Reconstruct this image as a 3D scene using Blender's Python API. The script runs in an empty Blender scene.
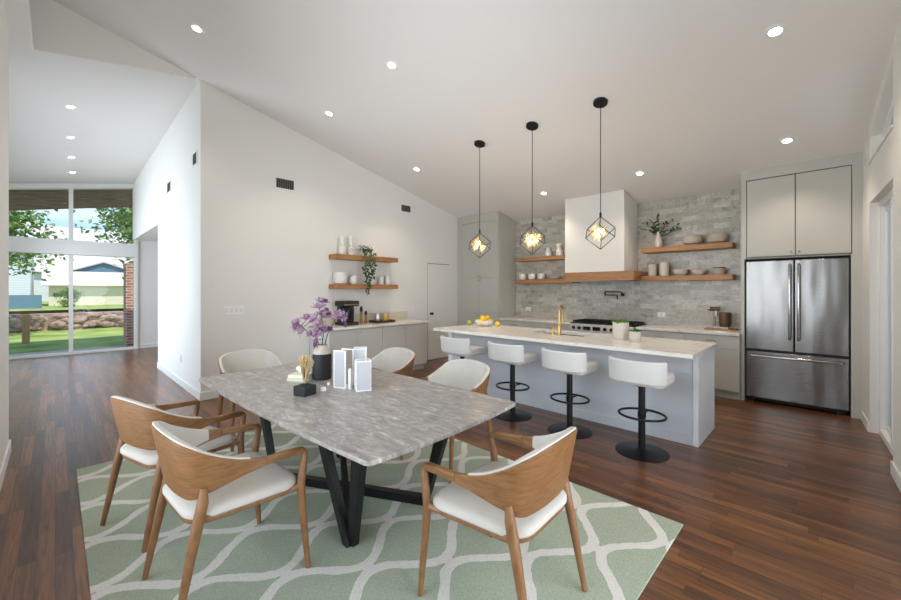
import bpy, bmesh, math, random
from mathutils import Vector, Matrix
R = math.radians
random.seed(7)
sc = bpy.context.scene
col = sc.collection

# ------------------------------------------------------------------ materials
def lin(c):
    return tuple(((x/255)/12.92 if x/255 <= .04045 else ((x/255+.055)/1.055)**2.4) for x in c) + (1,)
def newmat(name):
    m = bpy.data.materials.new(name); m.use_nodes = True
    nt = m.node_tree; b = nt.nodes['Principled BSDF']
    return m, nt, b
def N(nt, t, **kw):
    n = nt.nodes.new(t)
    for k, v in kw.items():
        if k.startswith('i_'):
            key = k[2:]
            n.inputs[int(key) if key.isdigit() else key].default_value = v
        else: setattr(n, k, v)
    return n
def L(nt, a, b): nt.links.new(a, b)
def noise_bump(nt, b, scale, strength, dist=.002, coord='Object'):
    tc = N(nt, 'ShaderNodeTexCoord'); no = N(nt, 'ShaderNodeTexNoise'); no.inputs['Scale'].default_value = scale
    no.inputs['Detail'].default_value = 4
    bu = N(nt, 'ShaderNodeBump'); bu.inputs['Strength'].default_value = strength; bu.inputs['Distance'].default_value = dist
    L(nt, tc.outputs[coord], no.inputs['Vector']); L(nt, no.outputs['Fac'], bu.inputs['Height']); L(nt, bu.outputs['Normal'], b.inputs['Normal'])
    return no
def plain(name, rgb, rough=.5, metal=0, bump=None, spec=.5, var=0):
    m, nt, b = newmat(name)
    b.inputs['Base Color'].default_value = lin(rgb); b.inputs['Roughness'].default_value = rough
    b.inputs['Metallic'].default_value = metal; b.inputs['Specular IOR Level'].default_value = spec
    no = noise_bump(nt, b, bump[0] if bump else 60, bump[1] if bump else .05)
    if var:
        tc = N(nt, 'ShaderNodeTexCoord'); n2 = N(nt, 'ShaderNodeTexNoise'); n2.inputs['Scale'].default_value = 6
        L(nt, tc.outputs['Object'], n2.inputs['Vector'])
        mx = N(nt, 'ShaderNodeMixRGB'); mx.inputs[1].default_value = lin(rgb)
        mx.inputs[2].default_value = lin([max(0, c*(1-var)) for c in rgb])
        L(nt, n2.outputs['Fac'], mx.inputs[0]); L(nt, mx.outputs[0], b.inputs['Base Color'])
    return m
def emit(name, rgb, s):
    m, nt, b = newmat(name)
    b.inputs['Base Color'].default_value = lin(rgb)
    b.inputs['Emission Color'].default_value = lin(rgb); b.inputs['Emission Strength'].default_value = s
    return m
def ramp(nt, stops):
    r = N(nt, 'ShaderNodeValToRGB')
    e = r.color_ramp.elements
    while len(e) < len(stops): e.new(.5)
    for k, (p, c) in enumerate(stops): e[k].position = p; e[k].color = lin(c)
    return r
def wood(name, c1, c2, c3, scale=(1, 1, 1), rough=.45):
    m, nt, b = newmat(name)
    tc = N(nt, 'ShaderNodeTexCoord'); mp = N(nt, 'ShaderNodeMapping'); mp.inputs['Scale'].default_value = scale
    no = N(nt, 'ShaderNodeTexNoise'); no.inputs['Scale'].default_value = 4; no.inputs['Detail'].default_value = 8; no.inputs['Distortion'].default_value = .6
    r = ramp(nt, [(.25, c1), (.5, c2), (.75, c3)])
    L(nt, tc.outputs['Object'], mp.inputs['Vector']); L(nt, mp.outputs[0], no.inputs['Vector']); L(nt, no.outputs['Fac'], r.inputs[0]); L(nt, r.outputs[0], b.inputs['Base Color'])
    bu = N(nt, 'ShaderNodeBump'); bu.inputs['Strength'].default_value = .12; bu.inputs['Distance'].default_value = .002
    L(nt, no.outputs['Fac'], bu.inputs['Height']); L(nt, bu.outputs[0], b.inputs['Normal'])
    b.inputs['Roughness'].default_value = rough
    return m
def glassmat(name, tint=(255, 255, 255), refl=.06):
    m, nt, b = newmat(name); nt.nodes.remove(b)
    out = nt.nodes['Material Output']
    tr = N(nt, 'ShaderNodeBsdfTransparent'); tr.inputs[0].default_value = lin(tint)
    gl = N(nt, 'ShaderNodeBsdfGlossy'); gl.inputs['Roughness'].default_value = .02
    fr = N(nt, 'ShaderNodeFresnel'); fr.inputs[0].default_value = 1.3
    mx = N(nt, 'ShaderNodeMixShader')
    L(nt, fr.outputs[0], mx.inputs[0]); L(nt, tr.outputs[0], mx.inputs[1]); L(nt, gl.outputs[0], mx.inputs[2]); L(nt, mx.outputs[0], out.inputs[0])
    return m
def floor_mat():
    m, nt, b = newmat('hardwood')
    tc = N(nt, 'ShaderNodeTexCoord'); mp = N(nt, 'ShaderNodeMapping'); mp.inputs['Rotation'].default_value = (0, 0, R(90))
    br = N(nt, 'ShaderNodeTexBrick', offset=0)
    br.inputs['Color1'].default_value = (0, 0, 0, 1); br.inputs['Color2'].default_value = (1, 1, 1, 1); br.inputs['Mortar'].default_value = (.5, .5, .5, 1)
    br.inputs['Scale'].default_value = 1; br.inputs['Brick Width'].default_value = .95; br.inputs['Row Height'].default_value = .072
    br.inputs['Mortar Size'].default_value = .0012; br.inputs['Mortar Smooth'].default_value = .1
    L(nt, tc.outputs['Object'], mp.inputs['Vector'])
    sp = N(nt, 'ShaderNodeSeparateXYZ'); L(nt, mp.outputs[0], sp.inputs[0])
    wn = N(nt, 'ShaderNodeTexWhiteNoise', noise_dimensions='1D'); L(nt, math_(nt, 'FLOOR', math_(nt, 'DIVIDE', sp.outputs[1], .072)), wn.inputs['W'])
    cb = N(nt, 'ShaderNodeCombineXYZ'); L(nt, math_(nt, 'ADD', sp.outputs[0], math_(nt, 'MULTIPLY', wn.outputs['Value'], 3.7)), cb.inputs[0]); L(nt, sp.outputs[1], cb.inputs[1])
    L(nt, cb.outputs[0], br.inputs['Vector'])
    m2 = N(nt, 'ShaderNodeMapping'); m2.inputs['Scale'].default_value = (28, 1.6, 1)
    ad = N(nt, 'ShaderNodeVectorMath', operation='MULTIPLY_ADD'); ad.inputs[1].default_value = (7, 7, 7)
    L(nt, tc.outputs['Object'], m2.inputs['Vector'])
    L(nt, br.outputs['Color'], ad.inputs[0]); L(nt, m2.outputs[0], ad.inputs[2])
    no = N(nt, 'ShaderNodeTexNoise'); no.inputs['Scale'].default_value = 1.6; no.inputs['Detail'].default_value = 9; no.inputs['Distortion'].default_value = .9
    L(nt, ad.outputs[0], no.inputs['Vector'])
    r1 = ramp(nt, [(0, (92, 55, 28)), (.35, (112, 69, 35)), (.7, (132, 84, 42)), (1, (156, 104, 57))])
    L(nt, br.outputs['Color'], r1.inputs[0])
    r2 = ramp(nt, [(.3, (110, 92, 80)), (.5, (205, 195, 188)), (.72, (255, 250, 240))])
    L(nt, no.outputs['Fac'], r2.inputs[0])
    mu = N(nt, 'ShaderNodeMixRGB', blend_type='MULTIPLY'); mu.inputs[0].default_value = .85
    L(nt, r1.outputs[0], mu.inputs[1]); L(nt, r2.outputs[0], mu.inputs[2])
    mo = N(nt, 'ShaderNodeMixRGB'); mo.inputs[2].default_value = lin((48, 28, 18))
    L(nt, br.outputs['Fac'], mo.inputs[0]); L(nt, mu.outputs[0], mo.inputs[1]); L(nt, mo.outputs[0], b.inputs['Base Color'])
    bu = N(nt, 'ShaderNodeBump'); bu.inputs['Strength'].default_value = .18; bu.inputs['Distance'].default_value = .003
    n3 = N(nt, 'ShaderNodeTexNoise'); n3.inputs['Scale'].default_value = 14; n3.inputs['Detail'].default_value = 3
    L(nt, tc.outputs['Object'], n3.inputs['Vector'])
    sm = N(nt, 'ShaderNodeMath', operation='ADD'); L(nt, no.outputs['Fac'], sm.inputs[0]); L(nt, n3.outputs['Fac'], sm.inputs[1])
    L(nt, sm.outputs[0], bu.inputs['Height']); L(nt, bu.outputs[0], b.inputs['Normal'])
    b.inputs['Roughness'].default_value = .3; b.inputs['Specular IOR Level'].default_value = .55; b.inputs['Coat Weight'].default_value = .25; b.inputs['Coat Roughness'].default_value = .22
    return m
def tile_mat():
    m, nt, b = newmat('marble_tile')
    tc = N(nt, 'ShaderNodeTexCoord'); sx = N(nt, 'ShaderNodeSeparateXYZ'); cx = N(nt, 'ShaderNodeCombineXYZ')
    L(nt, tc.outputs['Object'], sx.inputs[0]); L(nt, sx.outputs[1], cx.inputs[0]); L(nt, sx.outputs[2], cx.inputs[1])
    br = N(nt, 'ShaderNodeTexBrick', offset=.5)
    br.inputs['Color1'].default_value = (0, 0, 0, 1); br.inputs['Color2'].default_value = (1, 1, 1, 1); br.inputs['Mortar'].default_value = (.5, .5, .5, 1)
    br.inputs['Scale'].default_value = 1; br.inputs['Brick Width'].default_value = .21; br.inputs['Row Height'].default_value = .078
    br.inputs['Mortar Size'].default_value = .003
    L(nt, cx.outputs[0], br.inputs['Vector'])
    r1 = ramp(nt, [(0, (190, 186, 174)), (.5, (206, 202, 191)), (1, (226, 222, 211))]); L(nt, br.outputs['Color'], r1.inputs[0])
    no = N(nt, 'ShaderNodeTexNoise'); no.inputs['Scale'].default_value = 5; no.inputs['Detail'].default_value = 8; no.inputs['Distortion'].default_value = 1.5
    ad = N(nt, 'ShaderNodeVectorMath', operation='MULTIPLY_ADD'); ad.inputs[1].default_value = (3, 3, 3)
    L(nt, br.outputs['Color'], ad.inputs[0]); L(nt, tc.outputs['Object'], ad.inputs[2]); L(nt, ad.outputs[0], no.inputs['Vector'])
    r2 = ramp(nt, [(.35, (200, 200, 198)), (.5, (244, 244, 242)), (.56, (214, 214, 212)), (.7, (252, 252, 250))]); L(nt, no.outputs['Fac'], r2.inputs[0])
    mu = N(nt, 'ShaderNodeMixRGB', blend_type='MULTIPLY'); mu.inputs[0].default_value = .9
    L(nt, r1.outputs[0], mu.inputs[1]); L(nt, r2.outputs[0], mu.inputs[2])
    mo = N(nt, 'ShaderNodeMixRGB'); mo.inputs[2].default_value = lin((196, 194, 188))
    L(nt, br.outputs['Fac'], mo.inputs[0]); L(nt, mu.outputs[0], mo.inputs[1]); L(nt, mo.outputs[0], b.inputs['Base Color'])
    b.inputs['Roughness'].default_value = .28
    bu = N(nt, 'ShaderNodeBump', invert=True); bu.inputs['Strength'].default_value = .5; bu.inputs['Distance'].default_value = .003
    L(nt, br.outputs['Fac'], bu.inputs['Height']); L(nt, bu.outputs[0], b.inputs['Normal'])
    return m
def stone_mat():
    m, nt, b = newmat('grey_stone')
    tc = N(nt, 'ShaderNodeTexCoord'); mp = N(nt, 'ShaderNodeMapping'); mp.inputs['Scale'].default_value = (3.2, 1, 1); mp.inputs['Rotation'].default_value = (0, 0, R(-52))
    L(nt, tc.outputs['Object'], mp.inputs[0])
    no = N(nt, 'ShaderNodeTexNoise'); no.inputs['Scale'].default_value = 7; no.inputs['Detail'].default_value = 14; no.inputs['Roughness'].default_value = .78; no.inputs['Distortion'].default_value = .8
    L(nt, mp.outputs[0], no.inputs[0])
    r = ramp(nt, [(.3, (108, 102, 97)), (.45, (142, 136, 130)), (.55, (164, 158, 151)), (.66, (214, 209, 202))]); L(nt, no.outputs['Fac'], r.inputs[0])
    wv = N(nt, 'ShaderNodeTexNoise'); wv.inputs['Scale'].default_value = .9; wv.inputs['Detail'].default_value = 3; wv.inputs['Distortion'].default_value = 2.5
    L(nt, mp.outputs[0], wv.inputs[0])
    s = N(nt, 'ShaderNodeMath', operation='SUBTRACT'); s.inputs[1].default_value = .5; L(nt, wv.outputs['Fac'], s.inputs[0])
    a = N(nt, 'ShaderNodeMath', operation='ABSOLUTE'); L(nt, s.outputs[0], a.inputs[0])
    rr = ramp(nt, [(0, (150, 150, 150)), (.006, (80, 80, 80)), (.02, (0, 0, 0))]); L(nt, a.outputs[0], rr.inputs[0])
    mx = N(nt, 'ShaderNodeMixRGB'); mx.inputs[2].default_value = lin((222, 218, 214)); L(nt, rr.outputs[0], mx.inputs[0]); L(nt, r.outputs[0], mx.inputs[1])
    L(nt, mx.outputs[0], b.inputs['Base Color']); b.inputs['Roughness'].default_value = .3
    return m
def quartz_mat():
    m, nt, b = newmat('white_quartz')
    tc = N(nt, 'ShaderNodeTexCoord')
    wv = N(nt, 'ShaderNodeTexNoise'); wv.inputs['Scale'].default_value = 1.3; wv.inputs['Detail'].default_value = 5; wv.inputs['Distortion'].default_value = 1.5
    L(nt, tc.outputs['Object'], wv.inputs[0])
    s = N(nt, 'ShaderNodeMath', operation='SUBTRACT'); s.inputs[1].default_value = .5; L(nt, wv.outputs['Fac'], s.inputs[0])
    a = N(nt, 'ShaderNodeMath', operation='ABSOLUTE'); L(nt, s.outputs[0], a.inputs[0])
    r = ramp(nt, [(0, (212, 202, 190)), (.012, (228, 221, 212)), (.04, (232, 227, 220))]); L(nt, a.outputs[0], r.inputs[0]); L(nt, r.outputs[0], b.inputs['Base Color'])
    b.inputs['Roughness'].default_value = .2
    return m
def math_(nt, op, a, b=None, c=None):
    n = N(nt, 'ShaderNodeMath', operation=op)
    for k, v in enumerate((a, b, c)):
        if v is None: continue
        if isinstance(v, (int, float)): n.inputs[k].default_value = v
        else: L(nt, v, n.inputs[k])
    return n.outputs[0]
def rug_mat():
    m, nt, b = newmat('sage_rug')
    tc = N(nt, 'ShaderNodeTexCoord')
    no = N(nt, 'ShaderNodeTexNoise'); no.inputs['Scale'].default_value = 11; no.inputs['Detail'].default_value = 4
    L(nt, tc.outputs['Object'], no.inputs[0])
    sub = N(nt, 'ShaderNodeVectorMath', operation='MULTIPLY_ADD'); sub.inputs[1].default_value = (.03, .03, 0); L(nt, no.outputs['Color'], sub.inputs[0]); L(nt, tc.outputs['Object'], sub.inputs[2])
    sx = N(nt, 'ShaderNodeSeparateXYZ'); L(nt, sub.outputs[0], sx.inputs[0])
    X0, Y0 = 2.185-1.45, 1.10-2.55
    u = math_(nt, 'COSINE', math_(nt, 'MULTIPLY', math_(nt, 'SUBTRACT', sx.outputs[0], X0), math.pi/.333))
    def fam(off, sg):
        y = math_(nt, 'ADD', math_(nt, 'SUBTRACT', sx.outputs[1], Y0+off), math_(nt, 'MULTIPLY', u, .103*sg))
        f = math_(nt, 'FRACT', math_(nt, 'ADD', math_(nt, 'DIVIDE', y, .54), 100.5))
        return math_(nt, 'MULTIPLY', math_(nt, 'ABSOLUTE', math_(nt, 'SUBTRACT', f, .5)), .54)
    d1 = fam(0, 1); d2 = fam(.27, -1)
    d = math_(nt, 'MINIMUM', d1, d2)
    u2 = math_(nt, 'MULTIPLY', u, u)
    th = math_(nt, 'SUBTRACT', .039, math_(nt, 'MULTIPLY', u2, .009))
    line = math_(nt, 'LESS_THAN', d, th)
    bar = math_(nt, 'MULTIPLY', math_(nt, 'GREATER_THAN', u2, .93), math_(nt, 'LESS_THAN', math_(nt, 'ADD', d1, d2), .1))
    line = math_(nt, 'MAXIMUM', line, bar)
    n2 = N(nt, 'ShaderNodeTexNoise'); n2.inputs['Scale'].default_value = 220; n2.inputs['Detail'].default_value = 2; L(nt, tc.outputs['Object'], n2.inputs[0])
    g = ramp(nt, [(.3, (146, 156, 134)), (.7, (180, 187, 168))]); L(nt, n2.outputs['Fac'], g.inputs[0])
    c = ramp(nt, [(.3, (198, 195, 186)), (.7, (226, 223, 214))]); L(nt, n2.outputs['Fac'], c.inputs[0])
    mx = N(nt, 'ShaderNodeMixRGB'); L(nt, line, mx.inputs[0]); L(nt, g.outputs[0], mx.inputs[1]); L(nt, c.outputs[0], mx.inputs[2]); L(nt, mx.outputs[0], b.inputs['Base Color'])
    b.inputs['Roughness'].default_value = .95; b.inputs['Specular IOR Level'].default_value = .1
    hb = math_(nt, 'ADD', n2.outputs['Fac'], math_(nt, 'MULTIPLY', line, .6))
    bu = N(nt, 'ShaderNodeBump'); bu.inputs['Strength'].default_value = .5; bu.inputs['Distance'].default_value = .004; L(nt, hb, bu.inputs['Height']); L(nt, bu.outputs[0], b.inputs['Normal'])
    return m
def steel_mat():
    m, nt, b = newmat('brushed_steel')
    tc = N(nt, 'ShaderNodeTexCoord'); mp = N(nt, 'ShaderNodeMapping'); mp.inputs['Scale'].default_value = (2, 2, 160)
    no = N(nt, 'ShaderNodeTexNoise'); no.inputs['Scale'].default_value = 3; L(nt, tc.outputs['Object'], mp.inputs[0]); L(nt, mp.outputs[0], no.inputs[0])
    n2 = N(nt, 'ShaderNodeTexNoise'); n2.inputs['Scale'].default_value = 1.6
    m2 = N(nt, 'ShaderNodeMapping'); m2.inputs['Scale'].default_value = (1, 1.6, .35); L(nt, tc.outputs['Object'], m2.inputs[0]); L(nt, m2.outputs[0], n2.inputs[0])
    r = N(nt, 'ShaderNodeMapRange'); r.inputs[3].default_value = .22; r.inputs[4].default_value = .3; L(nt, no.outputs['Fac'], r.inputs[0]); L(nt, r.outputs[0], b.inputs['Roughness'])
    bu = N(nt, 'ShaderNodeBump'); bu.inputs['Strength'].default_value = .35; bu.inputs['Distance'].default_value = .05; L(nt, n2.outputs['Fac'], bu.inputs['Height']); L(nt, bu.outputs[0], b.inputs['Normal'])
    b.inputs['Base Color'].default_value = lin((138, 136, 133)); b.inputs['Metallic'].default_value = 1
    return m
def brick_mat(name, c1, c2, mc, w, h, mort=.01, axis='x'):
    m, nt, b = newmat(name)
    tc = N(nt, 'ShaderNodeTexCoord'); sx = N(nt, 'ShaderNodeSeparateXYZ'); cx = N(nt, 'ShaderNodeCombineXYZ')
    L(nt, tc.outputs['Object'], sx.inputs[0])
    s = math_(nt, 'ADD', sx.outputs[0], sx.outputs[1]) if axis=='x' else sx.outputs[0]
    L(nt, s, cx.inputs[0]); L(nt, sx.outputs[2] if axis=='x' else sx.outputs[1], cx.inputs[1])
    br = N(nt, 'ShaderNodeTexBrick'); br.inputs['Color1'].default_value = lin(c1); br.inputs['Color2'].default_value = lin(c2); br.inputs['Mortar'].default_value = lin(mc)
    br.inputs['Scale'].default_value = 1; br.inputs['Brick Width'].default_value = w; br.inputs['Row Height'].default_value = h; br.inputs['Mortar Size'].default_value = mort
    L(nt, cx.outputs[0], br.inputs[0]); L(nt, br.outputs['Color'], b.inputs['Base Color']); b.inputs['Roughness'].default_value = .9
    return m
def grass_mat():
    m, nt, b = newmat('lawn')
    tc = N(nt, 'ShaderNodeTexCoord'); no = N(nt, 'ShaderNodeTexNoise'); no.inputs['Scale'].default_value = 1.2; no.inputs['Detail'].default_value = 10
    L(nt, tc.outputs['Object'], no.inputs[0]); r = ramp(nt, [(.3, (120, 138, 66)), (.55, (158, 172, 96)), (.75, (186, 194, 124))]); L(nt, no.outputs['Fac'], r.inputs[0]); L(nt, r.outputs[0], b.inputs['Base Color'])
    b.inputs['Roughness'].default_value = .95; b.inputs['Specular IOR Level'].default_value = .1
    return m
def leaf_mat(name, a, c):
    m, nt, b = newmat(name)
    tc = N(nt, 'ShaderNodeTexCoord'); no = N(nt, 'ShaderNodeTexNoise'); no.inputs['Scale'].default_value = 3; L(nt, tc.outputs['Object'], no.inputs[0])
    r = ramp(nt, [(.35, a), (.65, c)]); L(nt, no.outputs['Fac'], r.inputs[0]); L(nt, r.outputs[0], b.inputs['Base Color']); b.inputs['Roughness'].default_value = .6
    return m

M = dict(
    wall=plain('wall_paint', (231, 229, 224), .75, bump=(180, .06), spec=.3),
    ceil=plain('ceiling_paint', (234, 232, 229), .85, bump=(140, .05), spec=.2),
    trim=plain('white_trim', (232, 232, 230), .45),
    floor=floor_mat(), tile=tile_mat(), stone=stone_mat(), quartz=quartz_mat(), rug=rug_mat(), steel=steel_mat(),
    cab=plain('greige_lacquer', (190, 188, 180), .45),
    cabgrey=plain('warm_grey_lacquer', (196, 191, 184), .45),
    island=plain('island_paint', (206, 211, 216), .5),
    paleend=plain('island_end_paint', (234, 236, 238), .45),
    dark=plain('shadow_gap', (70, 68, 64), .7),
    oak=wood('honey_oak', (172, 116, 62), (192, 137, 80), (206, 152, 94), (1, 14, 14)),
    shelf=wood('shelf_oak', (146, 100, 58), (166, 118, 72), (182, 134, 86), (14, 1.2, 14)),
    shelfx=wood('shelf_oak_lengthwise', (146, 100, 58), (166, 118, 72), (182, 134, 86), (1.2, 14, 14)),
    chair=wood('chair_ash', (112, 77, 48), (132, 93, 60), (148, 108, 72), (9, 9, 3), .4),
    veneer=wood('chair_veneer', (106, 72, 42), (130, 91, 55), (146, 106, 67), (3, 3, 26), .4),
    fabric=plain('cream_fabric', (206, 200, 190), .95, bump=(420, .6), spec=.1, var=.06),
    boucle=plain('white_boucle', (212, 210, 205), .95, bump=(260, .9), spec=.1),
    black=plain('black_metal', (24, 24, 26), .42, .3),
    blackmat=plain('matte_black', (30, 31, 33), .6, var=.3),
    gold=plain('brushed_gold', (196, 160, 96), .28, 1),
    brass=plain('satin_brass', (170, 150, 116), .35, 1),
    chrome=plain('chrome', (200, 200, 200), .15, 1),
    glass=glassmat('window_glass'), clear=glassmat('clear_glass', (240, 240, 238)),
    ceramic=plain('white_ceramic', (232, 230, 224), .4, var=.05),
    cream=plain('cream_ceramic', (220, 212, 198), .55, var=.12),
    sand=plain('speckled_stoneware', (204, 192, 174), .6, bump=(90, .4), var=.2),
    whitegloss=plain('white_plastic', (240, 240, 238), .35),
    lamp=emit('downlight_glow', (255, 246, 228), 14), bulb=emit('bulb_glow', (255, 206, 130), 26),
    leaf=leaf_mat('plant_leaf', (38, 66, 34), (84, 116, 60)), succ=leaf_mat('succulent_leaf', (62, 120, 40), (116, 168, 66)),
    treeleaf=leaf_mat('tree_leaf', (74, 108, 44), (142, 172, 84)),
    bark=wood('bark', (70, 56, 46), (96, 80, 66), (120, 102, 84), (6, 6, 1), .9),
    stem=plain('dark_stem', (70, 52, 50), .7),
    petal=plain('magnolia_petal', (218, 184, 208), .6, var=.35), petaldark=plain('magnolia_bud', (140, 88, 138), .6, var=.2),
    lemon=plain('lemon_skin', (244, 204, 44), .4, bump=(120, .3)), lime=plain('lime_skin', (164, 178, 60), .4),
    vent=plain('vent_slats', (112, 108, 100), .5), ventback=plain('vent_back', (52, 50, 46), .8),
    grass=grass_mat(), rail=plain('rail_paint', (62, 44, 34), .7), post=wood('post_wood', (150, 112, 70), (176, 138, 92), (190, 154, 108), (8, 8, 1), .8),
    rock=plain('field_stone', (214, 180, 164), .9, bump=(8, 1), var=.5), concrete=plain('concrete', (206, 202, 194), .85, bump=(30, .4)),
    brick=brick_mat('red_brick', (166, 98, 78), (196, 132, 108), (206, 196, 184), .22, .075, .012),
    siding=brick_mat('siding', (232, 222, 200), (226, 216, 194), (204, 194, 172), 40, .2, .012),
    sidew=brick_mat('white_siding', (224, 226, 228), (218, 221, 224), (190, 194, 198), 40, .2, .012),
    roof=plain('pale_roof', (226, 214, 208), .9, var=.1), blue=plain('slate_blue', (110, 140, 160), .8, var=.1),
    porch=brick_mat('porch_boards', (92, 76, 64), (62, 50, 42), (30, 24, 20), 5, .19, .02),
    softgap=plain('soft_shadow_gap', (112, 110, 104), .7), panel=plain('satin_panel', (206, 204, 200), .38, .35), pan=plain('cast_iron', (26, 25, 25), .5, .4), darkglass=plain('dark_glass', (18, 20, 24), .1),
    amber=plain('amber_canister', (196, 158, 84), .3), silver=plain('silver_canister', (190, 188, 184), .3, .8),
    choc=plain('dark_wood_tray', (62, 42, 34), .5), book1=plain('book_cream', (232, 226, 206), .8), book2=plain('book_sage', (206, 206, 176), .8),
    wicker=plain('brown_metal', (96, 74, 60), .4, .5), coral=plain('gold_coral', (200, 176, 130), .45, .5),
)

# ------------------------------------------------------------------ mesh tools
class MB:
    def __init__(s): s.v = []; s.f = []; s.mi = []
    def quadbox(s, p):       # 8 points: bottom 4 ccw, top 4 ccw
        n = len(s.v); s.v += [tuple(q) for q in p]
        s.f += [tuple(n+i for i in f) for f in ((3,2,1,0),(4,5,6,7),(0,1,5,4),(1,2,6,5),(2,3,7,6),(3,0,4,7))]
        return s
    def box(s, x0, x1, y0, y1, z0, z1):
        return s.quadbox([(x0,y0,z0),(x1,y0,z0),(x1,y1,z0),(x0,y1,z0),(x0,y0,z1),(x1,y0,z1),(x1,y1,z1),(x0,y1,z1)])
    def prism(s, poly, z0, z1, tf=None):      # poly in xy, ccw
        n = len(s.v); k = len(poly)
        s.v += [(x,y,z0) for x,y in poly]+[(x,y,z1) for x,y in poly]
        s.f.append(tuple(range(n+k-1, n-1, -1))); s.f.append(tuple(range(n+k, n+2*k)))
        for i in range(k): j=(i+1)%k; s.f.append((n+i,n+j,n+k+j,n+k+i))
        return s
    def xprism(s, poly, y0, y1):              # poly in xz (closed), extruded in y
        n=len(s.v);k=len(poly)
        s.v += [(x,y0,z) for x,z in poly]+[(x,y1,z) for x,z in poly]
        s.f.append(tuple(range(n,n+k))); s.f.append(tuple(range(n+2*k-1,n+k-1,-1)))
        for i in range(k): j=(i+1)%k; s.f.append((n+j,n+i,n+k+i,n+k+j))
        return s
    def tube(s, path, r, seg=10, ratio=None, cap=True):
        P=[Vector(p) for p in path]; rr=r if isinstance(r,(list,tuple)) else [r]*len(P)
        n0=len(s.v); up=None
        for i,p in enumerate(P):
            t=(P[min(i+1,len(P)-1)]-P[max(i-1,0)]).normalized()
            if up is None:
                up=Vector((0,0,1)) if abs(t.z)<.9 else Vector((1,0,0))
            a=t.cross(up).normalized(); b=a.cross(t).normalized(); up=b
            for k in range(seg):
                an=2*math.pi*k/seg; w=rr[i]
                s.v.append(tuple(p+a*math.cos(an)*w*(ratio or 1)+b*math.sin(an)*w))
        for i in range(len(P)-1):
            for k in range(seg):
                k2=(k+1)%seg; s.f.append((n0+i*seg+k,n0+i*seg+k2,n0+(i+1)*seg+k2,n0+(i+1)*seg+k))
        if cap:
            s.f.append(tuple(n0+k for k in range(seg-1,-1,-1))); m=n0+(len(P)-1)*seg; s.f.append(tuple(m+k for k in range(seg)))
        return s
    def lathe(s, prof, seg=28, c=(0,0,0), sx=1, sy=1):    # prof (r,z) bottom to top
        n0=len(s.v)
        for r,z in prof:
            for k in range(seg):
                an=2*math.pi*k/seg; s.v.append((c[0]+math.cos(an)*r*sx,c[1]+math.sin(an)*r*sy,c[2]+z))
        for i in range(len(prof)-1):
            for k in range(seg):
                k2=(k+1)%seg; s.f.append((n0+i*seg+k,n0+i*seg+k2,n0+(i+1)*seg+k2,n0+(i+1)*seg+k))
        s.f.append(tuple(n0+k for k in range(seg-1,-1,-1))); m=n0+(len(prof)-1)*seg; s.f.append(tuple(m+k for k in range(seg)))
        return s
    def ball(s, c, r, seg=12, rings=8, sc_=(1,1,1)):
        prof=[(max(1e-4,math.sin(math.pi*i/rings))*r,-math.cos(math.pi*i/rings)*r) for i in range(rings+1)]
        n=len(s.v); s.lathe([(a,b*sc_[2]) for a,b in prof],seg,c,sc_[0],sc_[1]); return s
    def leaf(s, p, d, up, ln, w):
        p=Vector(p); d=Vector(d).normalized(); sd=d.cross(Vector(up)); 
        if sd.length<1e-3: sd=d.cross(Vector((1,0,0)))
        sd.normalize(); nn=sd.cross(d)
        n=len(s.v); s.v+= [tuple(p),tuple(p+d*ln*.45+sd*w/2+nn*w*.15),tuple(p+d*ln),tuple(p+d*ln*.45-sd*w/2+nn*w*.15)]
        s.f.append((n,n+1,n+2,n+3)); return s
    def xf(s, mat, a=0):
        for i in range(a,len(s.v)): s.v[i]=tuple(mat@Vector(s.v[i]))
        return s
    def build(s, name, mat, parent=None, loc=(0,0,0), rz=0, bevel=0, smooth=True, seg=2):
        me=bpy.data.meshes.new(name); me.from_pydata(s.v,[],s.f); me.update()
        bm=bmesh.new(); bm.from_mesh(me); bmesh.ops.recalc_face_normals(bm,faces=bm.faces); bm.to_mesh(me); bm.free()
        me.materials.append(M[mat] if isinstance(mat,str) else mat)
        o=bpy.data.objects.new(name,me); col.objects.link(o); o.location=loc; o.rotation_euler=(0,0,rz)
        if parent: o.parent=parent
        if bevel:
            b=o.modifiers.new('bevel','BEVEL'); b.width=bevel; b.segments=seg; b.limit_method='ANGLE'; b.angle_limit=R(40)
        if smooth:
            for p in me.polygons: p.use_smooth=True
            if hasattr(me,'set_sharp_from_angle'): me.set_sharp_from_angle(angle=R(38))
        return o
def tag(o, label=None, cat=None, group=None, kind=None):
    if label: o['label']=label
    if cat: o['category']=cat
    if group: o['group']=group
    if kind: o['kind']=kind
    return o
def empty(name, loc, rz=0, label=None, cat=None, group=None):
    o=bpy.data.objects.new(name,None); col.objects.link(o); o.location=loc; o.rotation_euler=(0,0,rz); o.empty_display_size=.1
    return tag(o,label,cat,group)
def copy_tree(o, parent=None):
    c=o.copy(); col.objects.link(c); c.parent=parent
    for ch in list(o.children): copy_tree(ch,c)
    return c
def struct(o, label=None, cat=None):
    o['kind']='structure'
    if label: o['label']=label; o['category']=cat or o.name.split('_')[0]
    return o
def bx(*a): return MB().box(*a)
def wallbox(y0,y1,z0,z1,holes,x0,x1,axis='y'):   # wall running along axis with rectangular holes (a0,a1,z0,z1)
    mb=MB(); cuts=sorted(set([y0,y1]+[h[0] for h in holes]+[h[1] for h in holes]))
    for a,b in zip(cuts,cuts[1:]):
        hs=sorted([h for h in holes if h[0]<=a+1e-6 and h[1]>=b-1e-6],key=lambda h:h[2]); z=z0
        for h in hs+[(0,0,z1,z1)]:
            if h[2]>z+1e-6:
                if axis=='y': mb.box(x0,x1,a,b,z,h[2])
                else: mb.box(a,b,x0,x1,z,h[2])
            z=h[3]
    return mb

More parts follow.
